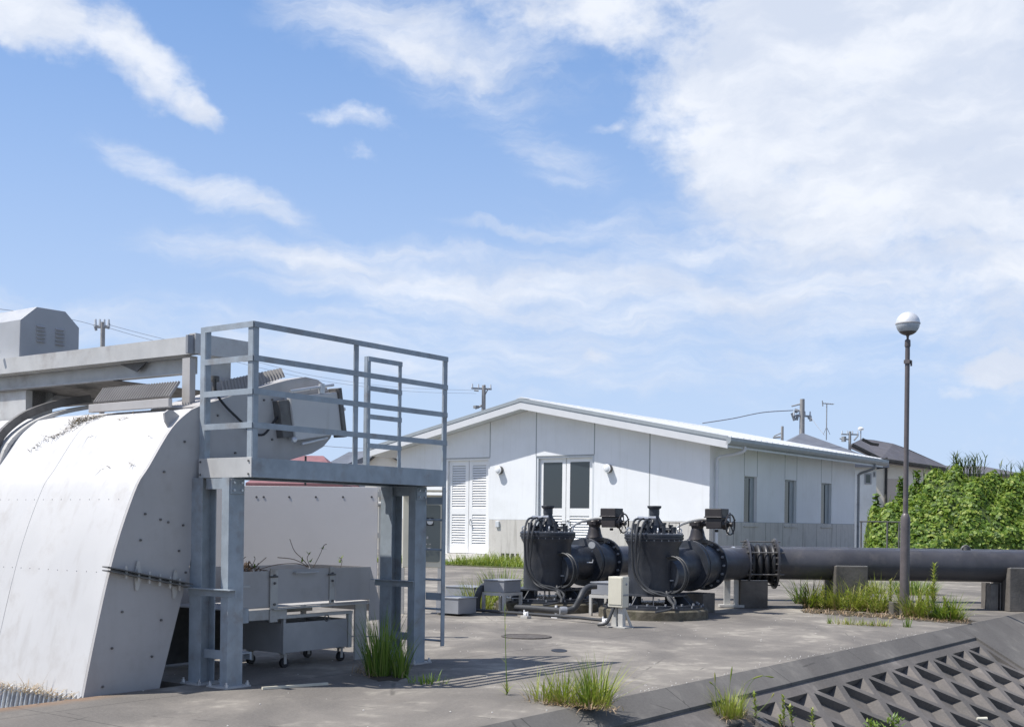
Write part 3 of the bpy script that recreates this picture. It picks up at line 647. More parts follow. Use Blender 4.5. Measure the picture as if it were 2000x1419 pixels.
# columns
def hbeam(mb, a0, b0, wa, wb, z0, z1):       # flanges normal to a
    t_ = .009; mb.box(a0, a0+t_, b0, b0+wb, z0, z1); mb.box(a0+wa-t_, a0+wa, b0, b0+wb, z0, z1); mb.box(a0+t_, a0+wa-t_, b0+wb/2-t_/2, b0+wb/2+t_/2, z0, z1)
def chan_col(mb, a0, b0, wa, wb, z0, z1):    # web facing -b, flanges running back
    t_ = .008; mb.box(a0, a0+wa, b0, b0+t_, z0, z1); mb.box(a0, a0+t_, b0+t_, b0+wb, z0, z1); mb.box(a0+wa-t_, a0+wa, b0+t_, b0+wb, z0, z1)
ZT = DZ-D-.003
for (a0, b0, kind) in ((6.42, 7.53, 'c'), (6.42, 7.86, 'h'), (8.66, 7.50, 'c'), (8.66, 7.80, 'h')):
    mb = MB()
    if kind == 'c': chan_col(mb, a0, b0, .16, .085, .012, ZT)
    else: hbeam(mb, a0, b0, .15, .145, .012, ZT)
    cc = T.part('column', mb, M['galv'], smooth=0)
    mb = MB(); mb.box(a0-.05, a0+.21, b0-.05, b0+.19, 0, .012); bp = T.part('base_plate', mb, M['beam'], parent=cc, smooth=0)
    mb = MB()
    for (x, y) in ((a0-.03, b0-.03), (a0+.19, b0-.03), (a0-.03, b0+.17), (a0+.19, b0+.17)): mb.cyl(V(x, y, 0), V(x, y, .05), .009, n=6); mb.cyl(V(x, y, .012), V(x, y, .032), .018, n=6)
    T.part('anchor_bolt', mb, M['zinc'], parent=cc, each=2, smooth=0)
for a in (6.42, 8.66):
    mb = MB(); angle_bar(mb, V(a-.012, 7.42 if a < 7 else 7.5, .79), V(a-.012, 8.0, .79), (0, 0, -1), (-1, 0, 0), .06, .007)
    T.part('cross_brace', mb, M['galv'], smooth=0)
    mb = MB(); mb.box(a+.04, a+.06, 7.62, 7.86, .22, .29); mb.box(a+.04, a+.06, 7.62, 7.86, ZT-.09, ZT-.002)
    T.part('tie_plate', mb, M['galv'], each=1, smooth=0)
mb = MB(); mb.box(6.59, 6.72, 7.62, 7.66, .5, .62); mb.box(6.59, 6.74, 7.60, 7.68, .25, .262); mb.box(6.72, 6.74, 7.60, 7.68, .20, .25); mb.box(6.60, 6.72, 7.70, 7.72, .02, .05)
T.part('bracket', mb, M['galv'], each=1, smooth=0)
for (a0, b0) in ((6.42, 7.53), (8.66, 7.50)):
    mb = MB(); mb.box(a0+.01, a0+.15, b0-.012, b0-.001, ZT-.13, ZT-.01); cl = T.part('cleat', mb, M['galv'], smooth=0, bevel=.002)
    mb = MB()
    for (x, z) in ((.04, .04), (.12, .04), (.04, .10), (.12, .10)): mb.cyl(V(a0+x, b0-.024, ZT-z), V(a0+x, b0-.011, ZT-z), .011, n=6)
    T.part('bolt', mb, M['zinc'], parent=cl, each=1)
# ladder on the end: stringers and rungs in the b direction
LA = 8.84
mb = MB(); mb.box(LA, LA+.05, B0-.005, B0+.004, .17, DZ-D-.002); mb.box(LA+.044, LA+.05, B0+.004, B0+.035, .17, 1.65); T.part('ladder_stringer', mb, M['galv'], smooth=0)
mb = MB(); mb.box(LA, LA+.05, B0+.40, B0+.409, .17, DZ-D); T.part('ladder_stringer', mb, M['galv'], smooth=0)
for z in (.22, .52, .80, 1.085, 1.37):
    mb = MB(); mb.cyl(V(LA+.025, B0, z), V(LA+.025, B0+.40, z), .011, n=8); T.part('rung', mb, M['galv'])
for z in (1.555, .64):
    mb = MB(); mb.box(LA+.008, LA+.016, B0+.005, 7.52, z-.035, z+.035); T.part('ladder_bracket', mb, M['galv'], smooth=0)

# ------------------------------------------------------------------ debris trough and cart
TB = 8.14
T = Thing('debris_trough', 'pale grey steel debris trough holding twigs, beside the platform columns', 'trough', (8, TB, 0))
tl0, tr0 = pb(440, 1116, TB), pb(722, 1105, TB); tl1, tr1 = pb(440, 1178, TB), pb(718, 1164, TB)
aL, aR = tl0.x, tr0.x; zt, zb = (tl0.z+tr0.z)/2, (tl1.z+tr1.z)/2-.045
aM = pb(532, 1140, TB).x; aM2 = pb(655, 1140, TB).x
mb = MB(); mb.box(aL, aM, TB, TB+.006, zb, zt-.01); mb.box(aM+.004, aM2, TB-.004, TB+.004, zb+.02, zt); mb.box(aM2+.004, aR, TB, TB+.006, zb+.01, zt)
T.part('front_board', mb, M['sidefrp'], smooth=0, bevel=.002)
mb = MB(); mb.box(aL, aR, TB+.85, TB+.86, zb, zt); mb.box(aL, aR, TB+.007, TB+.85, zb-.01, zb); T.part('trough_floor', mb, M['sidefrp'], smooth=0)
mb = MB(); e = pb(746, 1172, TB); mb.prism([V(aR, TB, zt), V(aR+.004, TB, zt), V(e.x, TB, zb-.12), V(e.x, TB, zb-.2), V(aR, TB, zb-.2)], (0, .006, 0)); mb.prism([V(aR+.004, TB, zt), V(aR+.012, TB, zt), V(e.x+.01, TB, zb-.12), V(e.x, TB, zb-.12)], (0, .85, 0)); T.part('end_chute', mb, M['sidefrp'], smooth=0)
for x in (535, 648):
    mb = MB(); p = pb(x, 1110, TB-.012); w2 = .045 if x == 535 else .03
    mb.box(p.x-w2, p.x+w2, TB-.02, TB-.008, zb-(.14 if x == 535 else .0), zt+.01)
    br = T.part('clamp_bracket', mb, M['stand'], smooth=0, bevel=.002)
    mb = MB()
    for z in (zt-.05, zt-.12, zb+.02): mb.cyl(V(p.x, TB-.035, z), V(p.x, TB-.018, z), .012, n=6)
    mb.cyl(V(p.x-.06, TB-.03, zt-.06), V(p.x+.03, TB-.03, zt-.06), .009, n=6); T.part('bolt', mb, M['darkst'], parent=br, each=1, smooth=0)
mb = MB()
for x in (597, ): p = pb(x, 1117, TB-.02); mb.tube(spline([p+V(-.13, .015, 0), p+V(-.12, -.03, 0), p+V(.12, -.03, 0), p+V(.13, .015, 0)], 4), .010, 6)
p = pb(478, 1145, TB-.02); mb.box(p.x-.07, p.x+.07, TB-.014, TB-.002, p.z-.01, p.z+.01); T.part('handle', mb, M['beam'], each=1)
mb = MB(); p = pb(560, 1173, TB); q = pb(690, 1168, TB-.0); mb.bar(V(p.x-.2, TB-.03, zb-.02), V(aR-.05, TB-.03, zb-.02), .05, .012); mb.bar(V(p.x-.45, TB, zb-.07), V(p.x, TB, zb-.07), .01, .09); T.part('support_rail', mb, M['stand'], each=1, smooth=0)
mb = MB(); mb.box(6.9, p.x+.05, TB+.9, TB+.91, .02, zb-.03); T.part('back_sheet', mb, M['dark'], smooth=0)  # dark sheet added to stand in for the deep shade behind the trough
for x0, x1, zbm in ((694, 716, 0), (703, 708, 0)):
    p, q = pb(x0, 1200, TB+.02), pb(x1, 1200, TB+.02); mb = MB(); mb.box(p.x, q.x, TB+.02 if x0 < 700 else TB+.8, TB+.04 if x0 < 700 else TB+.85, 0, zb-.012); T.part('leg', mb, M['stand'], smooth=0)
mb = MB(); tw = MB()
rr_ = random.Random(5)
for _ in range(120):
    x = 480+abs(rr_.gauss(0, 14)); p = pb(x, 1113, TB+.12); p.z = zt-.06+rr_.random()*.09; p.y += rr_.random()*.2
    tw.tube([p, p+V(rr_.uniform(-.08, .08), rr_.uniform(-.06, .06), rr_.uniform(-.02, .07))], .004, 4)
for pts in ([(485, 1115), (500, 1105), (520, 1088)], [(505, 1112), (540, 1102), (580, 1100), (600, 1106)], [(604, 1107), (590, 1090), (575, 1075), (566, 1052)], [(604, 1107), (575, 1092), (542, 1088)], [(612, 1107), (620, 1092), (627, 1078)], [(627, 1078), (632, 1065), (638, 1062)], [(606, 1106), (600, 1090), (603, 1083)], [(470, 1098), (476, 1090), (480, 1087)], [(490, 1108), (498, 1092), (496, 1086)], [(665, 1108), (668, 1095), (663, 1088)]):
    tw.tube(spline([pb(x, y, TB+.1) for x, y in pts], 4), .0035, 4)
solo('twig_heap', tw, M['twig'], (7.4, TB, .8), label='heap of dead twigs sticking up from the debris trough', cat='twigs', kind='stuff')
mb = MB()
for (x, y) in ((603, 1082), (606, 1096), (666, 1090), (664, 1098), (630, 1070), (497, 1108), (590, 1095)):
    p = pb(x, y, TB+.1)
    for _ in range(5): blade(mb, p, rr_.uniform(0, 6.28), .05, .018, rr_.uniform(.3, 1.8), .5, 2)
solo('seedling', mb, M['grass'], (8, TB, .8), label='small green leaves sprouting among the trough twigs', cat='plant', smooth=0)

T = Thing('debris_cart', 'low grey steel tray cart on casters under the debris trough', 'cart', (8.2, 8.2, 0))
CB = 8.16; c0, c1 = pb(553, 1240, CB), pb(678, 1240, CB); z0, z1 = pb(600, 1270, CB).z, pb(600, 1213, CB).z
ctm = mat('worn_tray_steel', (.42, .42, .42), .5, metal=.2, var=.08, stain=.4, stain_col=(.28, .24, .2), bump=.03)
mb = MB(); mb.box(c0.x+.03, c1.x, CB, CB+.012, z0, z1); mb.box(c0.x, c0.x+.03, CB-.004, CB+.03, z0-.01, zb-.12); mb.box(c0.x+.03, c1.x, CB+.56, CB+.572, z0, z1); mb.box(c0.x, c0.x+.012, CB+.03, CB+.57, z0, z1); mb.box(c1.x-.012, c1.x, CB+.012, CB+.56, z0, z1); mb.box(c0.x+.012, c1.x-.012, CB+.012, CB+.56, z0, z0+.01)
T.part('tray', mb, ctm, smooth=0, bevel=.003)
mb = MB(); mb.box(c1.x+.012, c1.x+.06, CB-.004, CB+.03, z0-.01, zb-.12); mb.box(c0.x-.02, c1.x+.07, CB-.004, CB+.03, zb-.12, zb-.09); mb.box(c0.x-.02, c1.x+.07, CB+.55, CB+.58, zb-.12, zb-.09)
T.part('frame', mb, M['stand'], smooth=0)
mb = MB(); p = pb(638, 1207, CB); mb.torus(V(p.x, CB-.0, z1+.02), (0, 1, 0), .028, .006); T.part('ring_handle', mb, M['darkst'])
for (a, b) in ((c0.x+.06, CB+.05), (c1.x-.04, CB+.05), (c0.x+.06, CB+.5), (c1.x-.04, CB+.5)):
    mb = MB(); mb.box(a-.03, a+.03, b-.03, b+.03, z0-.016, z0-.006); mb.box(a-.02, a+.012, b-.024, b-.02, .035, z0-.016); mb.box(a-.02, a+.012, b+.02, b+.024, .035, z0-.016)
    cs = T.part('caster', mb, M['stand'], smooth=0); mb = MB(); mb.cyl(V(a, b-.016, .045), V(a, b+.016, .045), .045, n=18); T.part('wheel', mb, M['black'], parent=cs)

# beige partition behind the trough, in world-parallel orientation
T = Thing('steel_partition', 'tall pale beige flat sheet panel standing behind the debris trough', 'panel', W(-2.4, 14, 0))
p0, p1 = pY(405, 947, 14.0), pY(738, 951, 14.0)
ptop = p0.z; 
mb = MB(); mb.prism([p0, V(p1.x, p1.y, ptop), V(p1.x, p1.y, .40), V(p0.x, p0.y, .40)], DY*.03); pn = T.part('sheet', mb, M['panel'], smooth=0, bevel=.003)
mb = MB()
for x in (501, 515, 565, 617, 670, 726):
    p = pY(x, 970, 13.999); mb.cyl(p, p-DY*.003, .013, n=8)
T.part('bolt', mb, M['darkst'], parent=pn, each=1)
mb = MB(); q = pY(740, 1000, 14.0)
for zz in (.42,): mb.prism([V(q.x, q.y, .0), V(q.x, q.y, ptop-.02), V(q.x, q.y, ptop-.02)+DX*.035, V(q.x, q.y, 0)+DX*.035], DY*.05)
for y in (965, 984, 1045): p = pY(743, y, 13.97); mb.obox(p, DX*.03, DY*.02, V(0, 0, .03))
p = pY(746, 984, 13.95); mb.cyl(p-DX*.04, p+DX*.02, .03)
mb.prism([V(p0.x, p0.y, 0)+DY*.04, V(p0.x, p0.y, 1.6)+DY*.04, V(p0.x, p0.y, 1.6)+DY*.04+DX*.05, V(p0.x, p0.y, 0)+DY*.04+DX*.05], DY*.05)
T.part('frame_post', mb, M['stand'], smooth=0)

# ------------------------------------------------------------------ control cabinet
cb = pz(790, 1192); Yc = 17.6
T = Thing('control_cabinet', 'cream outdoor control cabinet with gauges behind a dark viewing window', 'control cabinet', W(-1.35, Yc, 0))
p0, p1 = pY(787, 966, Yc), pY(866, 1108, Yc); zt_, zb_ = pY(830, 966, Yc).z, pY(830, 1108, Yc).z
mb = MB(); mb.prism([V(p0.x, p0.y, zb_), V(p1.x, p1.y, zb_), V(p1.x, p1.y, zt_), V(p0.x, p0.y, zt_)], DY*.35); T.part('body', mb, M['cream'], smooth=0, bevel=.012)
wx0, wx1 = pY(800, 985, Yc-.008), pY(859, 1097, Yc-.008); mb = MB()
wz0, wz1 = wx1.z, wx0.z; rc = .03; pts = []
for (sx_, sz_, a0) in ((1, 1, 0), (0, 1, 90), (0, 0, 180), (1, 0, 270)):
    base = V(wx1.x if sx_ else wx0.x, wx1.y if sx_ else wx0.y, wz1 if sz_ else wz0)
    cx = base-DX*(rc if sx_ else -rc)-V(0, 0, rc if sz_ else -rc)
    for k in range(4): t = R(a0+k*30); pts.append(cx+DX*rc*math.cos(t)+V(0, 0, rc)*math.sin(t))
mb.prism(pts, DY*.006); T.part('window', mb, glassmat('cabinet_window', (.15, .17, .16), .12), smooth=0)
for x in (822, 840):
    mb = MB(); p = pY(x, 1018, Yc-.012); mb.obox(p, DX*.052, DY*.003, V(0, 0, .058)); gg = T.part('gauge', mb, M['black'], smooth=0, bevel=.008)
    mb = MB(); mb.cyl(p-DY*.004, p-DY*.009, .045, n=20); T.part('dial', mb, M['dial'], parent=gg)
mb = MB()
for x, y, w_, h_ in ((828, 1030, 8, 3), (827, 1049, 4, 5), (835, 1049, 3, 5), (827, 1062, 2, 2), (833, 1062, 2, 2), (840, 1062, 2, 2), (829, 1073, 4, 5), (838, 1071, 5, 4)):
    p = pY(x, y, Yc-.013); mb.obox(p, DX*w_*Yc/F*.5, DY*.004, V(0, 0, h_*Yc/F*.5))
T.part('switch', mb, M['sidefrp'], each=1, smooth=0)
mb = MB()
for x in (783, 862): p = pY(x, 1100, Yc+.05); mb.obox(V(p.x, p.y, zb_/2), DX*.05, DY*.05, V(0, 0, zb_/2-.002))
T.part('leg', mb, M['stand'], each=1, smooth=0)
mb = MB(); p = pY(826, 958, Yc-.05); mb.obox(p, DX*.33, DY*.25, V(0, 0, .012)); T.part('rain_hood', mb, M['cream'], smooth=0, bevel=.004)

# ================================================================== PUMP HOUSE
BA, BE, BR, BL = 31.72, 43.40, 16.16, 28.17; RID = 22.60; WTH = .22
T = Thing('pump_house', 'low white gabled pump house with grey concrete base and louvred doors', 'building', (BA, BR, 0))
RS = .199
def roofz(b): return 5.33-RS*(RID-b) if b < RID else 5.33-.209*(b-RID)
def wz(b): return roofz(b)-.305
mb = MB(); mb.prism([(BA-.012, BR-.012, 0), (BA-.012, 20.15, 0), (BA-.012, 20.15, 1.46), (BA-.012, BR-.012, 1.46)], (.25, 0, 0))
mb.box(BA-.012, BA+.24, 22.37, 24.24, 0, 1.46); mb.box(BA-.012, BA+.24, 26.15, BL, 0, 1.46)
mb.box(BA+.24, BE, BR-.012, BR+.24, 0, 1.46)
mb.box(BA+.24, BE, BL-.24, BL, 0, 1.46)
T.part('concrete_base', mb, M['wallc'], each=1, smooth=0)
mb = MB()
for (b0, b1, z0) in ((BR, 20.15, 1.462), (20.15, 22.37, 3.53), (22.37, 24.24, 1.462), (24.24, 26.15, 3.53), (26.15, BL, 1.462)):
    seq = [b0]+([RID] if b0 < RID < b1 else [])+[b1]
    mb.prism([(BA, b0, z0), (BA, b1, z0)]+[(BA, b, wz(b)) for b in reversed(seq)], (WTH, 0, 0))
T.part('front_wall', mb, M['wallw'], smooth=0)
WINS = [(34.03, 34.96), (37.08, 38.05), (40.18, 41.14)]; WZ0, WZ1 = 1.38, 2.89
mb = MB(); x = BA+WTH
zt_ = wz(BR)
for (a0, a1) in WINS:
    mb.box(x, a0, BR, BR+WTH, 1.462, zt_); mb.box(a0, a1, BR, BR+WTH, WZ1, zt_); x = a1
mb.box(x, BE, BR, BR+WTH, 1.462, zt_); mb.box(BA+WTH, BE, BL-WTH, BL, 1.462, wz(BL)); mb.box(BE-WTH, BE, BR+WTH, BL-WTH, 0, 3.6)
T.part('side_wall', mb, M['wallw'], smooth=0)
# panel joints (sealant strips)
mb = MB()
for b, z0 in ((18.17, 1.462), (20.15, 3.53), (22.37, 3.53), (24.24, 3.53), (26.15, 3.53)): mb.box(BA-.003, BA+.01, b-.018, b+.018, z0, wz(b)-.002)
for a in [v for w_ in WINS for v in w_]: mb.box(a-.015, a+.015, BR-.003, BR+.01, WZ1+.003, zt_)
mb.box(BA-.004, BA+.01, BR, 20.15, 1.452, 1.474); mb.box(BA-.004, BA+.01, 22.37, 24.24, 1.452, 1.474)
mb.box(BA-.005, BE, BR-.004, BR+.01, 1.452, 1.476)
mb.box(BA-.004, BA+.01, 20.16, 22.36, 3.50, 3.53); mb.box(BA-.004, BA+.01, 24.25, 26.14, 3.50, 3.53)
T.part('panel_joint', mb, M['joint'], each=1, smooth=0)
mb = MB()
for a in (33.3, 35.6, 36.9, 38.6, 39.8, 41.6): mb.box(a-.006, a+.006, BR-.015, BR-.01, 0, 1.45)
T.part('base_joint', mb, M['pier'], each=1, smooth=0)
# doors
def door_leaf(b0, b1, glass):           # b0 < b1
    z0, z1 = .32, 3.49; f_ = MB(); a = BA+.10; st = .15
    f_.box(a, a+.05, b0+.012, b0+st, z0, z1); f_.box(a, a+.05, b1-st, b1-.012, z0, z1)
    lv = MB()
    zs = [(z0+.28, 1.62), (1.84, z1-.22)] if not glass else [(z0+.28, 1.60)]
    f_.box(a+.001, a+.049, b0+st, b1-st, z0, z0+.28)
    if glass: f_.box(a+.001, a+.049, b0+st, b1-st, 1.60, 1.84); f_.box(a+.001, a+.049, b0+st, b1-st, z1-.18, z1)
    else: f_.box(a+.001, a+.049, b0+st, b1-st, 1.62, 1.84); f_.box(a+.001, a+.049, b0+st, b1-st, z1-.22, z1)
    for (za, zc) in zs:
        n = int((zc-za)/.082)
        for k in range(n):
            z = za+(k+.5)*(zc-za)/n; lv.prism([(a+.002, b0+st, z-.036), (a+.045, b0+st, z+.030), (a+.048, b0+st, z+.022), (a+.010, b0+st, z-.04)], (0, b1-b0-2*st, 0))
    o = T.part('door_leaf', f_, M['doorw'], smooth=0, bevel=.004); T.part('louvre', lv, M['doorw'], parent=o, smooth=0)
    bk = MB(); bk.box(a+.06, a+.07, b0+.02, b1-.02, z0, 1.62 if glass else z1); T.part('backing', bk, M['gutter'], parent=o, smooth=0)
    if glass:
        gp = MB(); gp.box(a+.012, a+.022, b0+st, b1-st, 1.84, z1-.18); T.part('pane', gp, M['glass'], parent=o, smooth=0)
    return o
for (b0, b1, gl) in ((24.26, 26.13, False), (20.17, 22.35, True)):
    mb = MB(); mb.box(BA+.02, BA+.16, b1-.06, b1+.0, .30, 3.5); mb.box(BA+.02, BA+.16, b0, b0+.06, .30, 3.5); mb.box(BA+.02, BA+.16, b0+.06, b1-.06, 3.44, 3.5)
    T.part('door_frame', mb, M['doorw' if not gl else 'fascia'], smooth=0)
    m_ = (b0+b1)/2; door_leaf(b0+.06, m_, gl); o = door_leaf(m_, b1-.06, gl)
    mb = MB(); p = V(BA+.08, m_-.09, 1.36); mb.tube(spline([p+V(.02, 0, .1), p+V(-.04, 0, .08), p+V(-.04, -.02, -.08), p+V(.0, -.08, -.11)], 4), .013, 8); mb.cyl(p+V(.02, 0, .1), p+V(-.02, 0, .1), .025); T.part('handle', mb, M['zinc'], parent=o)
    mb = MB(); mb.box(BA-.55, BA+.2, b0-.25, b1+.15, 0, .15); mb.box(BA-.25, BA+.2, b0-.0, b1, .15, .30); T.part('step', mb, M['wallc'], smooth=0, bevel=.01)
# windows
for (a0, a1) in WINS:
    mb = MB(); t_ = .05; b = BR+.10
    mb.box(a0, a1, b, b+.06, WZ0, WZ0+t_); mb.box(a0, a1, b, b+.06, WZ1-t_, WZ1); mb.box(a0, a0+t_*.6, b, b+.06, WZ0+t_, WZ1-t_); mb.box(a0+.62, a0+.70, b-.005, b+.06, WZ0+t_, WZ1-t_); mb.box(a1-.04, a1, b, b+.06, WZ0+t_, WZ1-t_)
    mb.box(a0+.70, a1-.04, b+.01, b+.05, WZ0+t_, WZ1-t_)
    o = T.part('window', mb, M['gutter'], smooth=0)
    mb = MB(); mb.box(a0+t_*.6, a0+.62, b+.02, b+.03, WZ0+t_, WZ1-t_); T.part('pane', mb, M['glassg'], parent=o, smooth=0)
    mb = MB(); mb.box(a0-.04, a1+.04, BR-.045, BR+.1, WZ0-.055, WZ0-.003); T.part('sill', mb, M['wallc'], parent=o, smooth=0, bevel=.004)
# roof
RF, RB = 31.16, 44.15; EBR, EBL = 15.32, 29.22
mb = MB()
top = [(EBR, roofz(EBR)), (RID, roofz(RID)), (EBL, roofz(EBL))]
mb.prism([(RF+.03, b, z) for b, z in top]+[(RF+.03, b, z-.17) for b, z in reversed(top)], (RB-RF-.03, 0, 0)); rf = T.part('roof', mb, M['roofw'], smooth=0)
mb = MB()
n = int((RB-RF)/.40)
for k in range(n+1):
    a = RF+.03+.18+k*.40
    if a > RB: break
    for (b0, b1) in ((EBR-.02, RID), (RID, EBL+.02)): mb.bar(V(a, b0, roofz(b0)+.018), V(a, b1, roofz(b1)+.018), .035, .03)
T.part('standing_seam', mb, M['roofw'], parent=rf, smooth=0)
mb = MB(); mb.prism([(RF, RID-.2, roofz(RID-.2)+.035), (RF, RID, roofz(RID)+.06), (RF, RID+.2, roofz(RID+.2)+.035), (RF, RID, roofz(RID)+.02)], (RB-RF, 0, 0)); T.part('ridge_cap', mb, M['roofw'], parent=rf, smooth=0)
mb = MB()       # barge: grey upper band, groove, wide white lower band
def band(b0, b1, d0, d1, a0, a1): mb.prism([(a0, b0, roofz(b0)+d0), (a0, b1, roofz(b1)+d0), (a0, b1, roofz(b1)+d1), (a0, b0, roofz(b0)+d1)], (a1-a0, 0, 0))
for (b0, b1) in ((EBR, RID), (RID, EBL)): band(b0, b1, .02, -.09, RF-.01, RF+.03); band(b0, b1, -.10, -.13, RF+.012, RF+.03)
T.part('upper_barge', mb, M['gutter'], parent=rf, smooth=0)
mb = MB()
for (b0, b1) in ((EBR, RID), (RID, EBL)): band(b0, b1, -.13, -.33, RF-.02, RF+.03)
T.part('barge_board', mb, M['roofw'], parent=rf, smooth=0)
mb = MB()
for (b0, b1) in ((EBR+.05, BR), (BL, EBL)): band(b0, b1, -.172, -.30, RF+.03, RB-.02)
for (b0, b1) in ((BR, RID), (RID, BL)): band(b0, b1, -.172, -.30, RF+.03, BA-.0)
T.part('soffit', mb, M['fascia'], smooth=0)
mb = MB(); zg = roofz(EBR)
mb.prism([(RF-.02, EBR+.02, zg-.02), (RF-.02, EBR-.11, zg-.02), (RF-.02, EBR-.11, zg-.12), (RF-.02, EBR-.07, zg-.19), (RF-.02, EBR+.06, zg-.24)], (RB-RF+.2, 0, 0)); T.part('gutter', mb, M['gutter'], smooth=0)
mb = MB(); zg2 = roofz(EBL); mb.prism([(RF-.02, EBL-.02, zg2-.02), (RF-.02, EBL+.11, zg2-.02), (RF-.02, EBL+.09, zg2-.15), (RF-.02, EBL-.04, zg2-.2)], (RB-RF+.2, 0, 0)); T.part('gutter', mb, M['gutter'], smooth=0)
def downpipe(a, m_, a_wall=None):
    a_wall = a if a_wall is None else a_wall
    mb = MB(); zz = zg-.24
    mb.tube(spline([V(a, EBR+.02, zz+.04), V(a, EBR+.03, zz-.10), V(a+(a_wall-a)*.3, EBR+.25, zz-.19), V(a_wall, BR-.22, zz-.27), V(a_wall, BR-.10, zz-.36), V(a_wall, BR-.10, zz-.55), V(a_wall, BR-.10, 1.), V(a_wall, BR-.10, .02)], 5), .05, 10)
    for z in (3.0, 2.2, 1.4, .6): mb.lathe(V(a_wall, BR-.10, z), (0, 0, 1), [(.056, -.02), (.056, .02)], 12); mb.bar(V(a_wall-.08, BR-.09, z), V(a_wall+.08, BR-.09, z), .03, .03)
    return T.part('downpipe', mb, m_)
downpipe(32.3, M['fascia'], 32.0); downpipe(43.2, M['uarm'], 43.52)
mb = MB()
for i in range(4):
    b = 23.72-i*.20; mb.box(BA-.016, BA-.011, b-.13, b, .13, .36)
T.part('floor_vent', mb, M['dark'], each=1, smooth=0)
mb = MB(); p = pa(972, 1023, BA-.03); mb.obox(p, V(.04, 0, 0), V(0, .07, 0), V(0, 0, .10)); T.part('socket_box', mb, M['fascia'], smooth=0, bevel=.01)
# wall lamps
def wall_lamp(b, z, first=None):
    L = Thing('wall_lamp', 'round white bulkhead lamp on the white wall right of the louvred doors', 'wall lamp', (BA, b, z), 'round wall lamps on the pump house')
    mb = MB(); mb.cyl(V(BA, b, z), V(BA-.14, b, z), .13, n=28); L.part('housing', mb, M['darkst'], smooth=35)
    mb = MB(); mb.lathe(V(BA-.14, b, z), (-1, 0, 0), [(.135, 0), (.135, .02), (.115, .025), (.11, .02)], 28); L.part('rim', mb, M['doorw'])
    mb = MB(); mb.lathe(V(BA-.14, b, z), (-1, 0, 0), [(.112, .018), (.09, .035), (.04, .045), (.001, .047)], 28); L.part('lens', mb, M['lens'], smooth=60)
    return L
L = wall_lamp(23.80, 3.09); dup(L.o, (BA, 19.60, 3.07), 'round white bulkhead lamp on the white wall right of the glazed doors')

# ================================================================== PUMPS AND VALVES
PA_, PB1, PB2 = 15.48, 8.78, 10.69
ctr = V(PA_, PB1, 0)
T = Thing('pump_casing', 'dark slate vertical pump barrel with bolted lid, right of the pair, behind the cream box', 'pump', ctr, 'dark vertical pump barrels on round plinths')
mb = MB(); mb.lathe(ctr+V(.0, 0, 0), (0, 0, 1), [(.80, 0), (.80, .12), (.78, .14)], 48)
plm = mat('mossy_plinth_concrete', (.13, .115, .085), .95, var=.35, scale=8, stain=.7, stain_col=(.05, .055, .02), stain_scale=6, bump=.4, bscale=30)
T.part('plinth', mb, plm, smooth=30)
mb = MB(); mb.lathe(ctr, (0, 0, 1), [(.745, .142), (.745, .17), (.70, .171), (.70, .20), (.44, .201), (.44, .205)], 48); bf = T.part('base_flange', mb, M['pump'], smooth=30)
mb = MB(); mb.bolts(ctr+V(0, 0, .20), (0, 0, 1), .66, 16, .018, .028); mb.bolts(ctr+V(0, 0, .18), (0, 0, 1), .725, 16, .012, .02, .2); T.part('bolt', mb, M['galvbox'], parent=bf, each=1, smooth=0)
mb = MB()
for k in range(12):
    t = 2*math.pi*k/12; d = V(math.cos(t), math.sin(t), 0); s_ = V(-math.sin(t), math.cos(t), 0)
    mb.prism([ctr+d*.36+V(0, 0, .202)-s_*.006, ctr+d*.62+V(0, 0, .202)-s_*.006, ctr+d*.50+V(0, 0, .32)-s_*.006, ctr+d*.36+V(0, 0, .32)-s_*.006], s_*.012)
T.part('gusset', mb, M['pump'], each=1, smooth=0)
mb = MB(); mb.lathe(ctr, (0, 0, 1), [(.50, .322), (.50, .345), (.372, .346), (.372, 1.03), (.42, 1.12), (.415, 1.135)], 48); T.part('barrel', mb, M['pump'], smooth=30)
mb = MB(); mb.lathe(ctr, (0, 0, 1), [(.43, 1.137), (.435, 1.15), (.435, 1.172), (.425, 1.176), (.425, 1.182), (.435, 1.186), (.435, 1.212), (.42, 1.22), (.20, 1.235), (.18, 1.24)], 56); lid = T.part('lid', mb, M['pump'], smooth=30)
mb = MB(); mb.bolts(ctr+V(0, 0, 1.175), (0, 0, 1), .408, 24, .013, .062); T.part('bolt', mb, M['galvbox'], parent=lid, each=1, smooth=0)
mb = MB()
for k in (.6, 2.2, 3.8, 5.3):
    d = V(math.cos(k), math.sin(k), 0); mb.torus(ctr+d*.37+V(0, 0, 1.27), V(-d.y, d.x, 0), .032, .010, 16, 6)
T.part('eye_bolt', mb, M['zinc'], parent=lid, each=1)
mb = MB(); mb.lathe(ctr, (0, 0, 1), [(.17, 1.236), (.16, 1.26), (.075, 1.45), (.070, 1.50), (.075, 1.50), (.075, 1.58), (.10, 1.60), (.105, 1.625), (.10, 1.63)], 24)
for k in range(6):
    t = 2*math.pi*k/6+.3; d = V(math.cos(t), math.sin(t), 0); s_ = V(-math.sin(t), math.cos(t), 0); mb.prism([ctr+d*.10+V(0, 0, 1.237)-s_*.008, ctr+d*.23+V(0, 0, 1.237)-s_*.008, ctr+d*.075+V(0, 0, 1.46)-s_*.008], s_*.016)
T.part('shaft_column', mb, M['pump'], smooth=30)
mb = MB(); rr_ = random.Random(11)
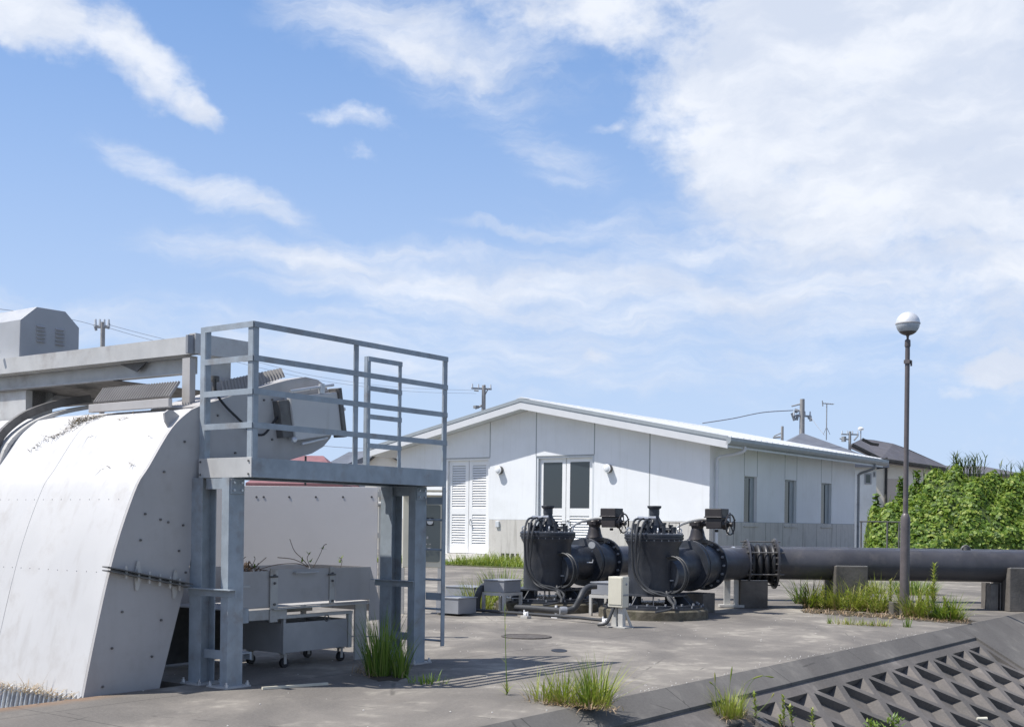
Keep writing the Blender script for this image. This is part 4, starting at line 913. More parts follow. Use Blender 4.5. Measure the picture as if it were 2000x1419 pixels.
for (k, r_, h_) in ((0.2, .28, .07), (.9, .30, .11), (1.6, .26, .06), (2.6, .30, .10), (3.3, .25, .14), (4.2, .27, .12), (4.9, .30, .06), (5.6, .26, .09)):
    d = V(math.cos(k), math.sin(k), 0)*r_; mb.cyl(ctr+d+V(0, 0, 1.23), ctr+d+V(0, 0, 1.24+h_), .028+.01*math.sin(k*3), n=10); mb.cyl(ctr+d+V(0, 0, 1.24+h_), ctr+d+V(0, 0, 1.265+h_), .042, n=6)
    mb.cyl(ctr+d+V(0, 0, 1.25+h_*.5), ctr+d*.5+V(0, 0, 1.25+h_*.5), .016, n=8)
T.part('lid_fitting', mb, M['pump'], each=3, smooth=30)
mb = MB(); cR = ctr+V(.05, -.30, 1.235); hx = DX
mb.tube([cR-hx*.07, cR-hx*.07+V(0, 0, .15), cR+hx*.08+V(0, 0, .15), cR+hx*.08], .009, 6); T.part('lid_handle', mb, M['darkst'])
# glands and hoses (paths in the camera-facing plane around this barrel)
YD = S2W(ctr).y
def hp(x, y, dy): return pY(x, y, YD+dy)
glands = [(1248, 1011, -.10), (1259, 1012, -.14), (1271, 1011, -.16)]
mb = MB()
for (x, y, d) in glands: p = hp(x, y, d); mb.cyl(p-DX*.02, p+DX*.045, .026, n=8); mb.cyl(p+DX*.045, p+DX*.07, .032, n=6)
gl = T.part('cable_gland', mb, M['zinc'], each=2, smooth=30)
paths = [[(1247, 1012, -.1), (1238, 1018, -.25), (1234, 1045, -.42), (1235, 1080, -.42), (1238, 1115, -.40), (1250, 1142, -.42), (1268, 1157, -.50), (1292, 1162, -.52), (1310, 1156, -.50)],
         [(1258, 1012, -.14), (1248, 1018, -.3), (1243, 1045, -.45), (1242, 1085, -.42), (1246, 1118, -.42), (1262, 1148, -.46), (1285, 1160, -.54), (1306, 1166, -.56), (1313, 1180, -.75)],
         [(1270, 1012, -.16), (1258, 1020, -.33), (1251, 1045, -.47), (1249, 1075, -.44), (1245, 1110, -.42), (1252, 1135, -.44), (1270, 1152, -.48), (1296, 1158, -.52), (1318, 1172, -.60), (1312, 1188, -.82), (1280, 1195, -.95)]]
for pth in paths:
    mb = MB(); mb.tube(spline([hp(*p) for p in pth], 6), .017, 8); T.part('hose', mb, M['hose'])
mb = MB(); lc = hp(1317, 1122, -.36); ax_ = (W(-math.sin(R(48)), -math.cos(R(48)), .0))
for (dr, off, sc) in ((0, 0, 1.0), (-.012, .03, .98), (-.004, .06, 1.02)):
    mb.torus(lc+ax_*off, ax_, .262+dr, .013, 40, 8, sc)
mb.tube(spline([hp(1302, 1155, -.45), hp(1306, 1170, -.6), hp(1315, 1180, -.75), hp(1316, 1190, -.85)], 5), .02, 8)
T.part('cable_coil', mb, M['hose'], each=1)
A_ = V(1, 0, 0); ZA = .73
mb = MB(); c = ctr+V(0, 0, ZA); mb.lathe(c, A_, [(.28, .25), (.28, .98), (.385, .99), (.385, 1.03), (.385, 1.06)], 44); T.part('outlet_nozzle', mb, M['pump'], smooth=30)
mb = MB(); mb.lathe(hp(1317, 1122, -.10), ax_, [(.235, -.05), (.235, .17), (.24, .17), (.24, .19), (.02, .195)], 36); T.part('manhole', mb, M['pump'], smooth=30)
mb = MB(); mb.obox(hp(1319, 1133, -.33), DX*.08, DY*.01, V(0, 0, .008)); T.part('manhole_handle', mb, M['galvbox'], smooth=0)
pump_root = T.o
dup(pump_root, (PA_+.02, PB2, 0), 'dark slate vertical pump barrel with bolted lid, left one of the pair of pumps')

# valve
vc = ctr+V(1.36, 0, ZA)
T = Thing('motor_valve', 'dark flanged valve with box actuator and handwheel on the right hand pump outlet', 'valve', V(vc.x, vc.y, 0), 'flanged valves with motor actuators')
mb = MB(); mb.lathe(vc, A_, [(.39, -.295), (.395, -.29), (.395, -.25), (.31, -.248), (.33, -.12), (.33, .12), (.31, .248), (.395, .25), (.395, .29), (.39, .295)], 48)
T.part('body', mb, M['pump'], smooth=30)
mb = MB()
for s_ in (-.27, .27): mb.bolts(vc+A_*s_, A_, .345, 16, .02, .055)
T.part('bolt', mb, M['galvbox'], each=1, smooth=0)
mb = MB(); z = lambda h: V(vc.x, vc.y, h)
mb.lathe(z(0), (0, 0, 1), [(.15, 1.0), (.15, 1.06), (.165, 1.08), (.165, 1.13), (.14, 1.14), (.115, 1.20), (.105, 1.26), (.09, 1.30), (.10, 1.34), (.11, 1.345), (.11, 1.40), (.095, 1.42)], 28)
mb.box(vc.x-.10, vc.x+.10, vc.y-.09, vc.y+.09, 1.34, 1.39); T.part('bonnet', mb, M['act'], smooth=30)
mB = V(0, -1, 0)
mb = MB(); mb.cyl(z(1.385)+mB*.02, z(1.385)+mB*.2, .05); mb.obox(z(1.40)+mB*.33, V(.11, 0, 0), V(0, .13, 0), V(0, 0, .10)); mb.obox(z(1.545)+mB*.33, V(.125, 0, 0), V(0, .145, 0), V(0, 0, .068)); mb.obox(z(1.48)+mB*.33, V(.14, 0, 0), V(0, .155, 0), V(0, 0, .012)); mb.cyl(z(1.29)+mB*.33, z(1.25)+mB*.33, .03)
T.part('actuator', mb, M['act'], smooth=0, bevel=.018)
mb = MB(); hc = z(1.37)+mB*.56
mb.cyl(z(1.37)+mB*.44, z(1.37)+mB*.60, .035); mb.cyl(z(1.37)+mB*.46, z(1.37)+mB*.52, .085, .06, 20)
mb.torus(hc, (0, 1, 0), .155, .012, 28, 8)
for k in range(5):
    t = 2*math.pi*k/5+.4; d = V(math.cos(t), 0, math.sin(t)); mb.cyl(hc, hc+d*.185, .010, n=6)
T.part('handwheel', mb, M['act'], smooth=30)
mb = MB()
mb.tube(spline([z(1.43)+mB*.20, z(1.44)+mB*.08+V(-.1, 0, 0), z(1.37)+V(-.4, .05, 0), z(1.27)+V(-.75, 0, 0), z(1.24)+V(-.98, -.05, 0)], 6), .022, 8); T.part('conduit', mb, M['stand'])
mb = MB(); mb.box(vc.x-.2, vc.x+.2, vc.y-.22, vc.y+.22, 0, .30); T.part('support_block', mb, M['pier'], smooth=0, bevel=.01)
valve = T
v2 = dup(T.o, (vc.x+.02, PB2, 0), 'dark flanged valve with box actuator, handwheel and round gauge on the left hand pump outlet')
def add_child(root, name, mb, m_, org, parent=None):
    o = link_mesh(name, mb, m_, org); o.parent = parent or root; return o
vo = V(vc.x+.02, PB2, 0); gp_ = pb(1156, 1064, PB2-.30); mb = MB()
fd = W(-.1, -1, 0); mb.cyl(gp_, gp_+fd*.04, .062, n=24); mb.cyl(gp_+V(0, 0, -.06), gp_+V(0, 0, -.11), .012); gau = add_child(v2, 'gauge', mb, M['galvbox'], vo)
mb = MB(); mb.cyl(gp_+fd*.04, gp_+fd*.046, .052, n=24); add_child(v2, 'dial', mb, M['dial'], vo, gau)
mb = MB(); t0 = pb(1146, 1098, PB2-.36); mb.tube([t0, t0+DX*.09, t0+DX*.10+V(0, 0, .05)], .012, 8); add_child(v2, 'tap', mb, M['zinc'], vo)

# pipes
pc = V(0, 0, ZA); PR = .262
def pipe_path(start, turnY):
    # along A from the valve, mitred elbow, then along world X
    s0 = Vector(start); w0 = S2W(s0); d = (turnY-w0.y)/cT; e = s0+A_*d
    return s0, e
s0, e = pipe_path(vc+A_*.295, 20.1)
T = Thing('discharge_pipe', 'large dark discharge pipe with bellows joint running right along concrete piers', 'pipe', V(e.x, e.y, 0))
bd = (A_+DX).normalized()
mb = MB(); pts = [s0, s0.lerp(e, .5)-A_*.15, e-A_*.2, e-A_*.2+bd*.0]
ew = S2W(e)
x1 = pY(1455, 1100, 20.1); x2 = pY(1512, 1100, 20.1)
arc_ = spline([s0, s0.lerp(e, .45), e-A_*.28, e-A_*.06+DX*.06, e+DX*.28, e+DX*.32], 3)
mb.tube([s0, e-A_*.25, e-A_*.07+DX*.05, e+DX*.22, V(x1.x, x1.y, ZA)], PR, 40); T.part('elbow_pipe', mb, M['pipe'], smooth=15)
mb = MB(); st = W(S2W(x1).x-.20, 20.1, ZA); mb.lathe(st, DX, [(PR+.012, -.02), (PR+.016, 0), (PR+.012, .02)], 40); T.part('strap', mb, M['zinc'])
def flange(mb, X, r, t_): mb.lathe(W(X, 20.1, ZA), DX, [(PR-.01, -t_/2), (r, -t_/2), (r, t_/2), (PR-.01, t_/2)], 48, cap=False)
Xa, Xb = S2W(x1).x+.02, S2W(x2).x
mb = MB(); flange(mb, Xa, .40, .03); flange(mb, Xb, .42, .03); fo = T.part('flange', mb, M['pipe'], each=1, smooth=30)
mb = MB(); prof_ = []
nn = 48
for i in range(nn+1): t = i/nn; prof_.append((.27+.07*abs(math.sin(math.pi*4*t))**.7, (Xb-Xa)*t))
mb.lathe(W(Xa, 20.1, ZA), DX, prof_, 44); T.part('bellows', mb, M['black'], smooth=60)
mb = MB()
for k in range(6):
    t = 2*math.pi*k/6+.5; o_ = DY*math.cos(t)*.36+V(0, 0, math.sin(t)*.36); mb.cyl(W(Xa-.10, 20.1, ZA)+o_, W(Xb+.10, 20.1, ZA)+o_, .011, n=8)
    for X in (Xa-.03, Xa+.03, Xb-.03, Xb+.03): mb.cyl(W(X-.012, 20.1, ZA)+o_, W(X+.012, 20.1, ZA)+o_, .022, n=6)
T.part('tie_rod', mb, M['darkst'], each=5, smooth=30)
mb = MB(); mb.bolts(W(Xb, 20.1, ZA), DX, .33, 20, .014, .045); mb.bolts(W(Xa, 20.1, ZA), DX, .33, 20, .014, .045); T.part('bolt', mb, M['darkst'], each=1, smooth=0)
mb = MB(); mb.lathe(W(Xb, 20.1, ZA), DX, [(PR, 0), (PR, 9.5)], 56); T.part('straight_pipe', mb, M['pipe'], smooth=30)
mb = MB(); p = pY(1886, 1070, 20.3); mb.torus(V(p.x, p.y, ZA+PR), DY, .07, .02, 20, 6); mb.cyl(V(p.x, p.y, ZA+PR-.01), V(p.x, p.y, ZA+PR+.06), .05); T.part('air_valve', mb, M['darkst'])
# second pipe behind
s1, e1_ = pipe_path(V(PA_+.02, PB2, ZA)+A_*(1.38+.295), 22.0)
T = Thing('discharge_pipe', 'large dark discharge pipe running from the left hand pump valve behind the right pump', 'pipe', V(e1_.x, e1_.y, 0))
mb = MB(); mb.tube([s1, e1_-A_*.25, e1_-A_*.07+DX*.05, e1_+DX*.22, e1_+DX*10], PR-.01, 40); T.part('pipe_run', mb, M['pipe'], smooth=15)
# concrete piers
def pier(px0, px1, Y, dep, top_, label, side_m=0):
    p0, p1 = pY(px0, 1150, Y), pY(px1, 1150, Y); L_ = Thing('concrete_pier', label, 'concrete block', W((S2W(p0).x+S2W(p1).x)/2, Y, 0), 'concrete piers carrying the dark pipes')
    a0, a1 = S2W(p0).x, S2W(p1).x
    mb = MB()
    # saddle: block with a circular notch that receives the pipe
    yc = 20.1; pts = [(Y, 0), (Y, top_)]
    n = 10
    if Y < yc < Y+dep:
        for i in range(n+1):
            t = -math.pi+math.pi*i/n
            yy, zz = yc+(PR+.004)*math.cos(t), ZA+(PR+.004)*math.sin(t)
            if zz < top_ and Y+.01 < yy < Y+dep-.01: pts.append((yy, zz))
        hw = math.sqrt(max(0, (PR+.004)**2-(top_-ZA)**2)) if abs(top_-ZA) < PR else 0
        if top_ < ZA and hw: pts = pts[:2]+[(yc-hw, top_)]+pts[2:]+[(yc+hw, top_)]
        pts += [(Y+dep, top_), (Y+dep, 0)]
    else: pts += [(Y+dep, top_), (Y+dep, 0)]
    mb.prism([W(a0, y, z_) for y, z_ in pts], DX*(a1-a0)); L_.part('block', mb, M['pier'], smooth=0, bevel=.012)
    mb = MB(); mb.obox(W((a0+a1)/2, Y+.02, top_+.004), DX*((a1-a0)/2-.01), DY*.018, V(0, 0, .003)); L_.part('cement_edge', mb, M['wallc'], smooth=0)
    return L_
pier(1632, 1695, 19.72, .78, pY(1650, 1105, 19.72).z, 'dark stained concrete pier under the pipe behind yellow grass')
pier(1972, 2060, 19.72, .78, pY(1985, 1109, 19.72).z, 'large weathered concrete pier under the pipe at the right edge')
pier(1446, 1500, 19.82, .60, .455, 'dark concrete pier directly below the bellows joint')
T = Thing('pipe_bracket', 'white painted steel channel bracket below the pipe left of the bellows pier', 'bracket', W(3.7, 19.9, 0))
mb = MB(); p = pY(1420, 1150, 19.9); mb.obox(V(p.x, p.y, .232), DX*.05, DY*.03, V(0, 0, .23)); mb.obox(V(p.x, p.y, .232)+DX*.15, DX*.035, DY*.03, V(0, 0, .23)); mb.obox(V(p.x, p.y, .03)+DX*.07, DX*.20, DY*.1, V(0, 0, .02)); T.part('channel', mb, M['stand'], smooth=0)
T = Thing('pipe_bracket', 'dark steel post support below the pipe left of the right edge pier', 'bracket', W(8, 20.2, 0))
mb = MB(); p = pY(1938, 1150, 20.1); mb.obox(V(p.x, p.y, .22), DX*.06, DY*.10, V(0, 0, .22)); mb.obox(V(p.x, p.y, .24)+DX*.1, DX*.01, DY*.10, V(0, 0, .23)); T.part('post', mb, M['darkst'], smooth=0)
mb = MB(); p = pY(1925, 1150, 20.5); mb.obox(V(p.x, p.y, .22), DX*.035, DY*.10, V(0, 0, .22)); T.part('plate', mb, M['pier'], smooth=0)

# ------------------------------------------------------------------ small boxes, stands and conduits
def box_stand(label, a0, b0, wa, wb, zb_, zt_, group=None, legs=True):
    T = Thing('junction_box', label, 'junction box', V(a0, b0, 0), group)
    mb = MB(); mb.box(a0, a0+wa, b0, b0+wb, zb_, zt_-.012); T.part('body', mb, M['galvbox'], smooth=0, bevel=.006)
    mb = MB(); mb.box(a0-.012, a0+wa+.012, b0-.012, b0+wb+.012, zt_-.012, zt_+.004); T.part('cover', mb, M['galvbox'], smooth=0, bevel=.003)
    if legs:
        mb = MB(); h_ = zb_-.05
        mb.box(a0-.02, a0+wa+.02, b0-.02, b0+.02, h_, h_+.045); mb.box(a0-.02, a0+.02, b0+.02, b0+wb+.02, h_, h_+.045); mb.box(a0+wa-.02, a0+wa+.02, b0+.02, b0+wb+.02, h_, h_+.045)
        mb.box(a0+.1, a0+wa-.1, b0+.03, b0+wb-.05, h_+.045, zb_); T.part('stand_frame', mb, M['stand'], smooth=0)
        for (x, y) in ((a0-.02, b0-.02), (a0+wa-.02, b0-.02), (a0-.02, b0+wb-.02), (a0+wa-.02, b0+wb-.02)):
            mb = MB(); mb.box(x, x+.04, y, y+.04, 0, h_); T.part('leg', mb, M['stand'], smooth=0)
    return T
p = pz(984, 1199); box_stand('grey junction box on a white steel stand in front of the left pump', p.x, p.y, .42, .38, .32, .50)
p = pz(1188, 1203); box_stand('grey junction box on a white stand just left of the cream box', p.x-.1, p.y-.1, .42, .34, .32, .50)
p = pz(895, 1203); box_stand('low grey cable box with bright screws on the ground, nearest the ladder', p.x, p.y, .42, .42, .03, .26, legs=False)
p = pz(895, 1188); box_stand('low grey cable box behind the nearest ladder cable box', p.x+.65, p.y+.2, .5, .6, .03, .30, legs=False)
p = pz(1215, 1226); T = Thing('switch_box', 'cream enclosure on a pale post in front of the right hand pump', 'switch box', p)
zb_, zt_ = pY(1212, 1186, S2W(p).y).z, pY(1212, 1126, S2W(p).y).z
mb = MB(); mb.box(p.x, p.x+.16, p.y, p.y+.22, zb_, zt_); T.part('body', mb, M['cream'], smooth=0, bevel=.006)
mb = MB(); mb.box(p.x-.008, p.x-.001, p.y+.012, p.y+.208, zb_+.035, zt_-.015); T.part('door', mb, M['cream'], smooth=0, bevel=.003)
mb = MB(); mb.box(p.x+.02, p.x+.14, p.y-.006, p.y, zb_+.15, zb_+.17); mb.cyl(V(p.x+.09, p.y-.012, zt_-.1), V(p.x+.09, p.y, zt_-.1), .015); T.part('latch', mb, M['galvbox'])
mb = MB(); mb.box(p.x+.04, p.x+.12, p.y+.02, p.y+.09, .01, zb_); mb.box(p.x+.06, p.x+.12, p.y+.12, p.y+.20, .01, zb_); mb.box(p.x-.02, p.x+.22, p.y-.05, p.y+.22, 0, .015); mb.bar(V(p.x+.1, p.y+.05, .3), V(p.x+.18, p.y-.03, .01), .03, .03); T.part('post', mb, M['stand'], smooth=0)
mb = MB(); mb.tube(spline([V(p.x+.03, p.y+.15, zb_), V(p.x+.0, p.y+.16, .2), V(p.x-.06, p.y+.2, .06), V(p.x-.08, p.y+.32, .03)], 5), .022, 8); T.part('conduit', mb, M['hose'])
# conduits
def gpt(x, y, h): q = pz(x, y, 0); q.z = h; return q
mb = MB(); mb.tube(spline([gpt(872, 1196, .06), gpt(935, 1199, .06), gpt(1030, 1206, .06), gpt(1110, 1212, .06), gpt(1186, 1220, .06)], 4), .022, 8)
solo('ground_conduit', mb, M['hose'], gpt(1030, 1206, 0), label='thin black conduit running along the ground in front of both pumps', cat='conduit')
gk = 'pale pipe clamps holding the ground conduit'
for i, (x, y, lb) in enumerate(((873, 1197, 'pale pipe clamp on the ground conduit beside the low grey box'), (1027, 1207, 'pale pipe clamp at the middle of the thin ground conduit'), (1181, 1221, 'pale pipe clamp on the ground conduit beside the cream box'))):
    q = gpt(x, y, 0)
    if i == 0:
        C_ = Thing('pipe_clamp', lb, 'clamp', q, gk); mb = MB(); mb.obox(q+V(0, 0, .02), V(.05, 0, 0), V(0, .06, 0), V(0, 0, .02)); C_.part('foot', mb, M['stand'], smooth=0, bevel=.003)
        mb = MB(); mb.lathe(q+V(0, -.02, .06), (0, 1, 0), [(.034, 0), (.034, .04)], 16); mb.cyl(q+V(0, .03, .03), q+V(0, .03, .12), .012, n=6); mb.cyl(q+V(0, -.03, .03), q+V(0, -.03, .10), .012, n=6); C_.part('strap', mb, M['doorw'])
    else: dup(C_.o, q, lb)
mb = MB(); mb.tube(spline([gpt(1008, 1199, .1), gpt(1040, 1202, .11), gpt(1086, 1206, .11), gpt(1105, 1208, .12), gpt(1122, 1208, .16), gpt(1133, 1208, .30), gpt(1140, 1207, .40), gpt(1152, 1206, .45), gpt(1165, 1206, .46)], 5), .045, 12)
o = Thing('cable_duct', 'fat grey flexible duct bending up from the ground to the right junction box', 'duct', gpt(1086, 1206, 0)); o.part('duct', mb, M['hose'])
mb = MB(); c1_ = gpt(1100, 1208, .12); mb.lathe(c1_, gpt(1105, 1208, .12)-gpt(1100, 1208, .12), [(.055, -.05), (.06, 0), (.055, .05)], 14); o.part('collar', mb, M['galvbox'])
mb = MB(); c1_ = gpt(1086, 1206, .0); mb.obox(c1_+V(0, 0, .09), V(.012, 0, 0), V(0, .015, 0), V(0, 0, .09)); mb.obox(c1_+V(0, 0, .01), V(.05, 0, 0), V(0, .05, 0), V(0, 0, .01)); o.part('clip', mb, M['doorw'], smooth=0)
mb = MB(); mb.tube(spline([gpt(932, 1196, .02), gpt(931, 1196, .16), gpt(935, 1196, .30), gpt(945, 1195, .39), gpt(958, 1193, .41)], 5), .055, 12)
solo('cable_duct', mb, M['hose'], gpt(932, 1196, 0), label='fat grey flexible duct rising into the left junction box', cat='duct')
mb = MB(); c = pz(1028, 1243); mb.lathe(V(c.x, c.y, 0), (0, 0, 1), [(.30, .001), (.30, .012), (.27, .014), (.265, .008), (.001, .0085)], 40)
mh = solo('manhole_cover', mb, M['iron'], V(c.x, c.y, 0), label='round rusty iron manhole cover in the concrete paving', cat='manhole cover', smooth=30)
mb = MB(); c = pz(1092, 1270); pts = [c+DX*.085*math.cos(t)+DY*.16*math.sin(t) for t in [2*math.pi*i/20 for i in range(20)]]; mb.prism([V(q.x, q.y, .001) for q in pts], (0, 0, .004)); solo('drain_cap', mb, M['black'], V(c.x, c.y, 0), label='small dark round drain cap near the manhole cover', cat='drain cap')

# ------------------------------------------------------------------ lamp post
YL = 18.5; lp = pY(1766, 1200, YL); lp.z = 0
T = Thing('lamp_post', 'tall brown lamp post with silver topped globe standing in the yellow grass', 'lamp post', lp)
def lz(y): return pY(1767, y, YL).z
U = (0, 0, 1)
mb = MB(); mb.lathe(lp, U, [(.072, 0), (.072, lz(1015)), (.068, lz(1010)), (.052, lz(1004)), (.038, lz(1002)), (.036, lz(690)), (.033, lz(664))], 22); po = T.part('pole', mb, M['lampole'], smooth=30)
mb = MB(); mb.lathe(lp, U, [(.042, lz(677)), (.045, lz(675)), (.042, lz(664)), (.018, lz(662)), (.018, lz(658)), (.03, lz(654))], 18); mb.box(lp.x-.05, lp.x+.05, lp.y-.05, lp.y+.04, lz(710), lz(703)); mb.cyl(lp+V(0, -.06, lz(715)), lp+V(0, -.06, lz(704)), .014); T.part('collar', mb, M['lampole'], parent=po)
gr = 22.6*YL/F; gc = lp+V(0, 0, lz(632))
mb = MB(); mb.sphere(gc, gr, 32, 12, z0=-.72, z1=.02); gl_ = T.part('globe', mb, M['globe'], smooth=60)
mb = MB(); mb.sphere(gc, gr*1.012, 32, 10, z0=.0, z1=1.); T.part('dome', mb, M['chrome'], parent=gl_, smooth=60)
mb = MB(); mb.lathe(gc, U, [(gr*1.01, -.012), (gr*1.04, -.008), (gr*1.04, .008), (gr*1.01, .012)], 36); T.part('rim', mb, M['sidefrp'], parent=gl_)
mb = MB(); mb.sphere(gc, gr*1.012, 32, 6, z0=-1., z1=-.70); T.part('base_cup', mb, M['lampole'], parent=gl_, smooth=60)
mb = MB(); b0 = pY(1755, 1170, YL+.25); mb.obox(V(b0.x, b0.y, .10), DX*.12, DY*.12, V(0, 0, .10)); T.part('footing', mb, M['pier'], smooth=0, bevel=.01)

# ================================================================== BACKGROUND HOUSES, POLES
def house(name, label, x0, x1, Y, dep, yeave, yridge, wallm, roofm, hip=.5, yrot=0., ridge_px=None, over=.5, org=None, windows=(), lower=None):
    """box house facing the viewer; ridge runs along its width, hipped by hip (0 gable)"""
    p0, p1 = S2W(pY(x0, yeave, Y)), S2W(pY(x1, yeave, Y)); ze = (p0.z+p1.z)/2; xm = (p0.x+p1.x)/2; hw = (p1.x-p0.x)/2
    zr = S2W(pY((x0+x1)/2, yridge, Y+dep/2)).z
    T = Thing(name, label, 'house', W(xm, Y, 0))
    c_, s_ = math.cos(yrot), math.sin(yrot)
    def P(u, v, z_): return W(xm+u*c_-v*s_, Y+u*s_+v*c_, z_)
    mb = MB(); wl = [P(-hw, 0, 0), P(hw, 0, 0), P(hw, dep, 0), P(-hw, dep, 0)]; mb.prism(wl, (0, 0, ze)); T.part('wall', mb, wallm, smooth=0)
    if hip == 0:
        mb = MB(); mb.prism([P(-hw, .0, ze), P(-hw, dep, ze), P(-hw, dep/2, zr-.15)], P(2*hw, 0, 0)-P(0, 0, 0)); T.part('gable', mb, wallm, smooth=0)
    o_ = over; hr = hw*(1-hip)+(o_ if hip == 0 else 0); th = .18
    E_ = [P(-hw-o_, -o_, ze), P(hw+o_, -o_, ze), P(hw+o_, dep+o_, ze), P(-hw-o_, dep+o_, ze)]; Rr = [P(-hr, dep/2, zr), P(hr, dep/2, zr)]
    dn = V(0, 0, -th); mb = MB(); vs = E_+Rr+[q+dn for q in E_]+[q+dn for q in Rr]
    mb.add(vs, [(0, 1, 5, 4), (2, 3, 4, 5), (1, 2, 5), (3, 0, 4), (6, 10, 11, 7), (8, 11, 10, 9), (0, 6, 7, 1), (1, 7, 8, 2), (2, 8, 9, 3), (3, 9, 6, 0)] if hip else
           [(0, 1, 5, 4), (2, 3, 4, 5), (6, 10, 11, 7), (8, 11, 10, 9), (0, 6, 7, 1), (2, 8, 9, 3), (1, 7, 11, 5), (5, 11, 8, 2), (3, 9, 10, 4), (4, 10, 6, 0)])
    T.part('roof', mb, roofm, smooth=0)
    mb = MB()
    for (wx0, wy0, wx1, wy1) in windows:
        q0, q1 = S2W(pY(wx0, wy0, Y-.05)), S2W(pY(wx1, wy1, Y-.05)); mb = MB(); fr_ = .07
        zA, zB = q1.z, q0.z
        mb.prism([W(q0.x, Y-.04, zA), W(q1.x, Y-.04, zA), W(q1.x, Y-.04, zB), W(q0.x, Y-.04, zB)], DY*.039); wo_ = T.part('window', mb, M['uarm'], smooth=0)
        mb = MB(); mb.prism([W(q0.x+fr_, Y-.05, zA+fr_), W(q1.x-fr_, Y-.05, zA+fr_), W(q1.x-fr_, Y-.05, zB-fr_), W(q0.x+fr_, Y-.05, zB-fr_)], DY*.009); T.part('pane', mb, M['glassg'], parent=wo_, smooth=0)
    if lower:
        lx0, lx1, ly, lm = lower; q0, q1 = S2W(pY(lx0, ly, Y-.03)), S2W(pY(lx1, ly, Y-.03)); mb = MB(); mb.prism([W(q0.x, Y-.03, 0), W(q1.x, Y-.03, 0), W(q1.x, Y-.03, q0.z), W(q0.x, Y-.03, q0.z)], DY*.028); T.part('lower_cladding', mb, lm, smooth=0)
    return T
# right hand houses
hA = house('house', 'white walled house with small window, just beyond the right end of the pump house', 1502, 1712, 62, 9, 905, 846, M['hwall'], M['hroof'], hip=.985, windows=((1689, 924, 1702, 945), (1706, 921, 1710, 931)))
T = Thing('house', 'long cream house with dark stepped roof behind the lamp post', 'house', W(20, 66, 0))
Yh = 66
def HP(x, y, dy=0.): return pY(x, y, Yh+dy)
mb = MB(); q0, q1 = HP(1712, 900), HP(1880, 900); mb.prism([V(q0.x, q0.y, 0), V(q0.x, q0.y, HP(1712, 898).z), V(q1.x, q1.y, HP(1880, 921).z), V(q1.x, q1.y, 0)], DY*7); T.part('wall', mb, M['hwallc'], smooth=0)
q0, q1 = HP(1731, 935, -.03), HP(1775, 935, -.03); mb = MB(); mb.prism([V(q0.x, q0.y, 0), V(q1.x, q1.y, 0), V(q1.x, q1.y, q1.z), V(q0.x, q0.y, q1.z)], DY*.028); T.part('lower_cladding', mb, M['hwallt'], smooth=0)
mb = MB()
rt = [HP(1683, 857, 4), HP(1747, 866, 4), HP(1852, 911, 4)]; rb = [HP(1664, 868, -.6), HP(1712, 893, -.6), HP(1842, 912, -.6)]
rfv = [HP(1660, 868, 0), HP(1683, 856.5, 3.5), HP(1707, 859, 3.5), HP(1745, 866, 3.5), HP(1775, 877, 3.5), HP(1852, 911, 3.5), HP(1848, 914, -.6), HP(1720, 896, -.6), HP(1706, 888, -.6)]
mb.prism(rfv, V(0, 0, -.2)); T.part('roof', mb, M['hroofd'], smooth=0)
mb = MB(); mb.tube([HP(1684, 857, -.7), HP(1702, 866, -.7), HP(1716, 868, -.7)], .09, 5); mb.tube([HP(1664, 868, -.8), HP(1706, 889, -.8), HP(1722, 897, -.8), HP(1846, 915, -.8)], .11, 5); T.part('eave_trim', mb, M['dark'], each=1, smooth=0)
mb = MB(); q0 = HP(1731, 900, -.08); mb.cyl(V(q0.x, q0.y, 0), V(q0.x, q0.y, HP(1731, 893).z), .07); T.part('downpipe', mb, M['dark'])
house('warehouse', 'low grey roofed shed far behind the reeds at right', 1862, 1985, 95, 12, 925, 910, M['hwallt'], M['hroofd'], hip=.12)
# left hand houses glimpsed past the platform
house('house', 'house with faded red hipped roof seen below the machine head', 500, 655, 70, 9, 944, 889, M['hwall'], M['rroof'], hip=.62)
house('house', 'house with plain grey hipped roof seen between the platform rails', 640, 722, 78, 9, 915, 882, M['hwall'], M['hroof'], hip=.55)
T = Thing('house', 'cream gabled house with grey roof left of the pump house eave', 'house', W(-8, 60, 0)); Yh = 60
mb = MB(); gb = [HP(714, 906, 0), HP(744, 881, 0), HP(775, 899, 0)]; mb.prism([V(gb[0].x, gb[0].y, 0), gb[0], gb[1], gb[2], V(gb[2].x, gb[2].y, 0)], DY*.3); mb.box(0, 0, 0, 0, 0, 0) if False else None; T.part('wall', mb, M['hwallc'], smooth=0)
mb = MB(); mb.prism([HP(711, 909, -.3), HP(744, 881, -.3), HP(744, 877, -.3), HP(708, 906, -.3)], DY*.4); mb.prism([HP(744, 877, -.3), HP(744, 881, -.3), HP(778, 901, -.3), HP(778, 897, -.3)], DY*.4); T.part('barge_board', mb, M['dark'], smooth=0)
mb = MB(); mb.prism([HP(708, 906, .1), HP(744, 877, .1), HP(712, 880, 4), HP(690, 882, 4), HP(672, 907, .1)], DY*.2); T.part('roof', mb, M['hroof'], smooth=0)
house('house', 'pale blue grey house glimpsed beside the pump house wall', 762, 800, 75, 8, 903, 897, M['hwallb'], M['hroof'], hip=0)

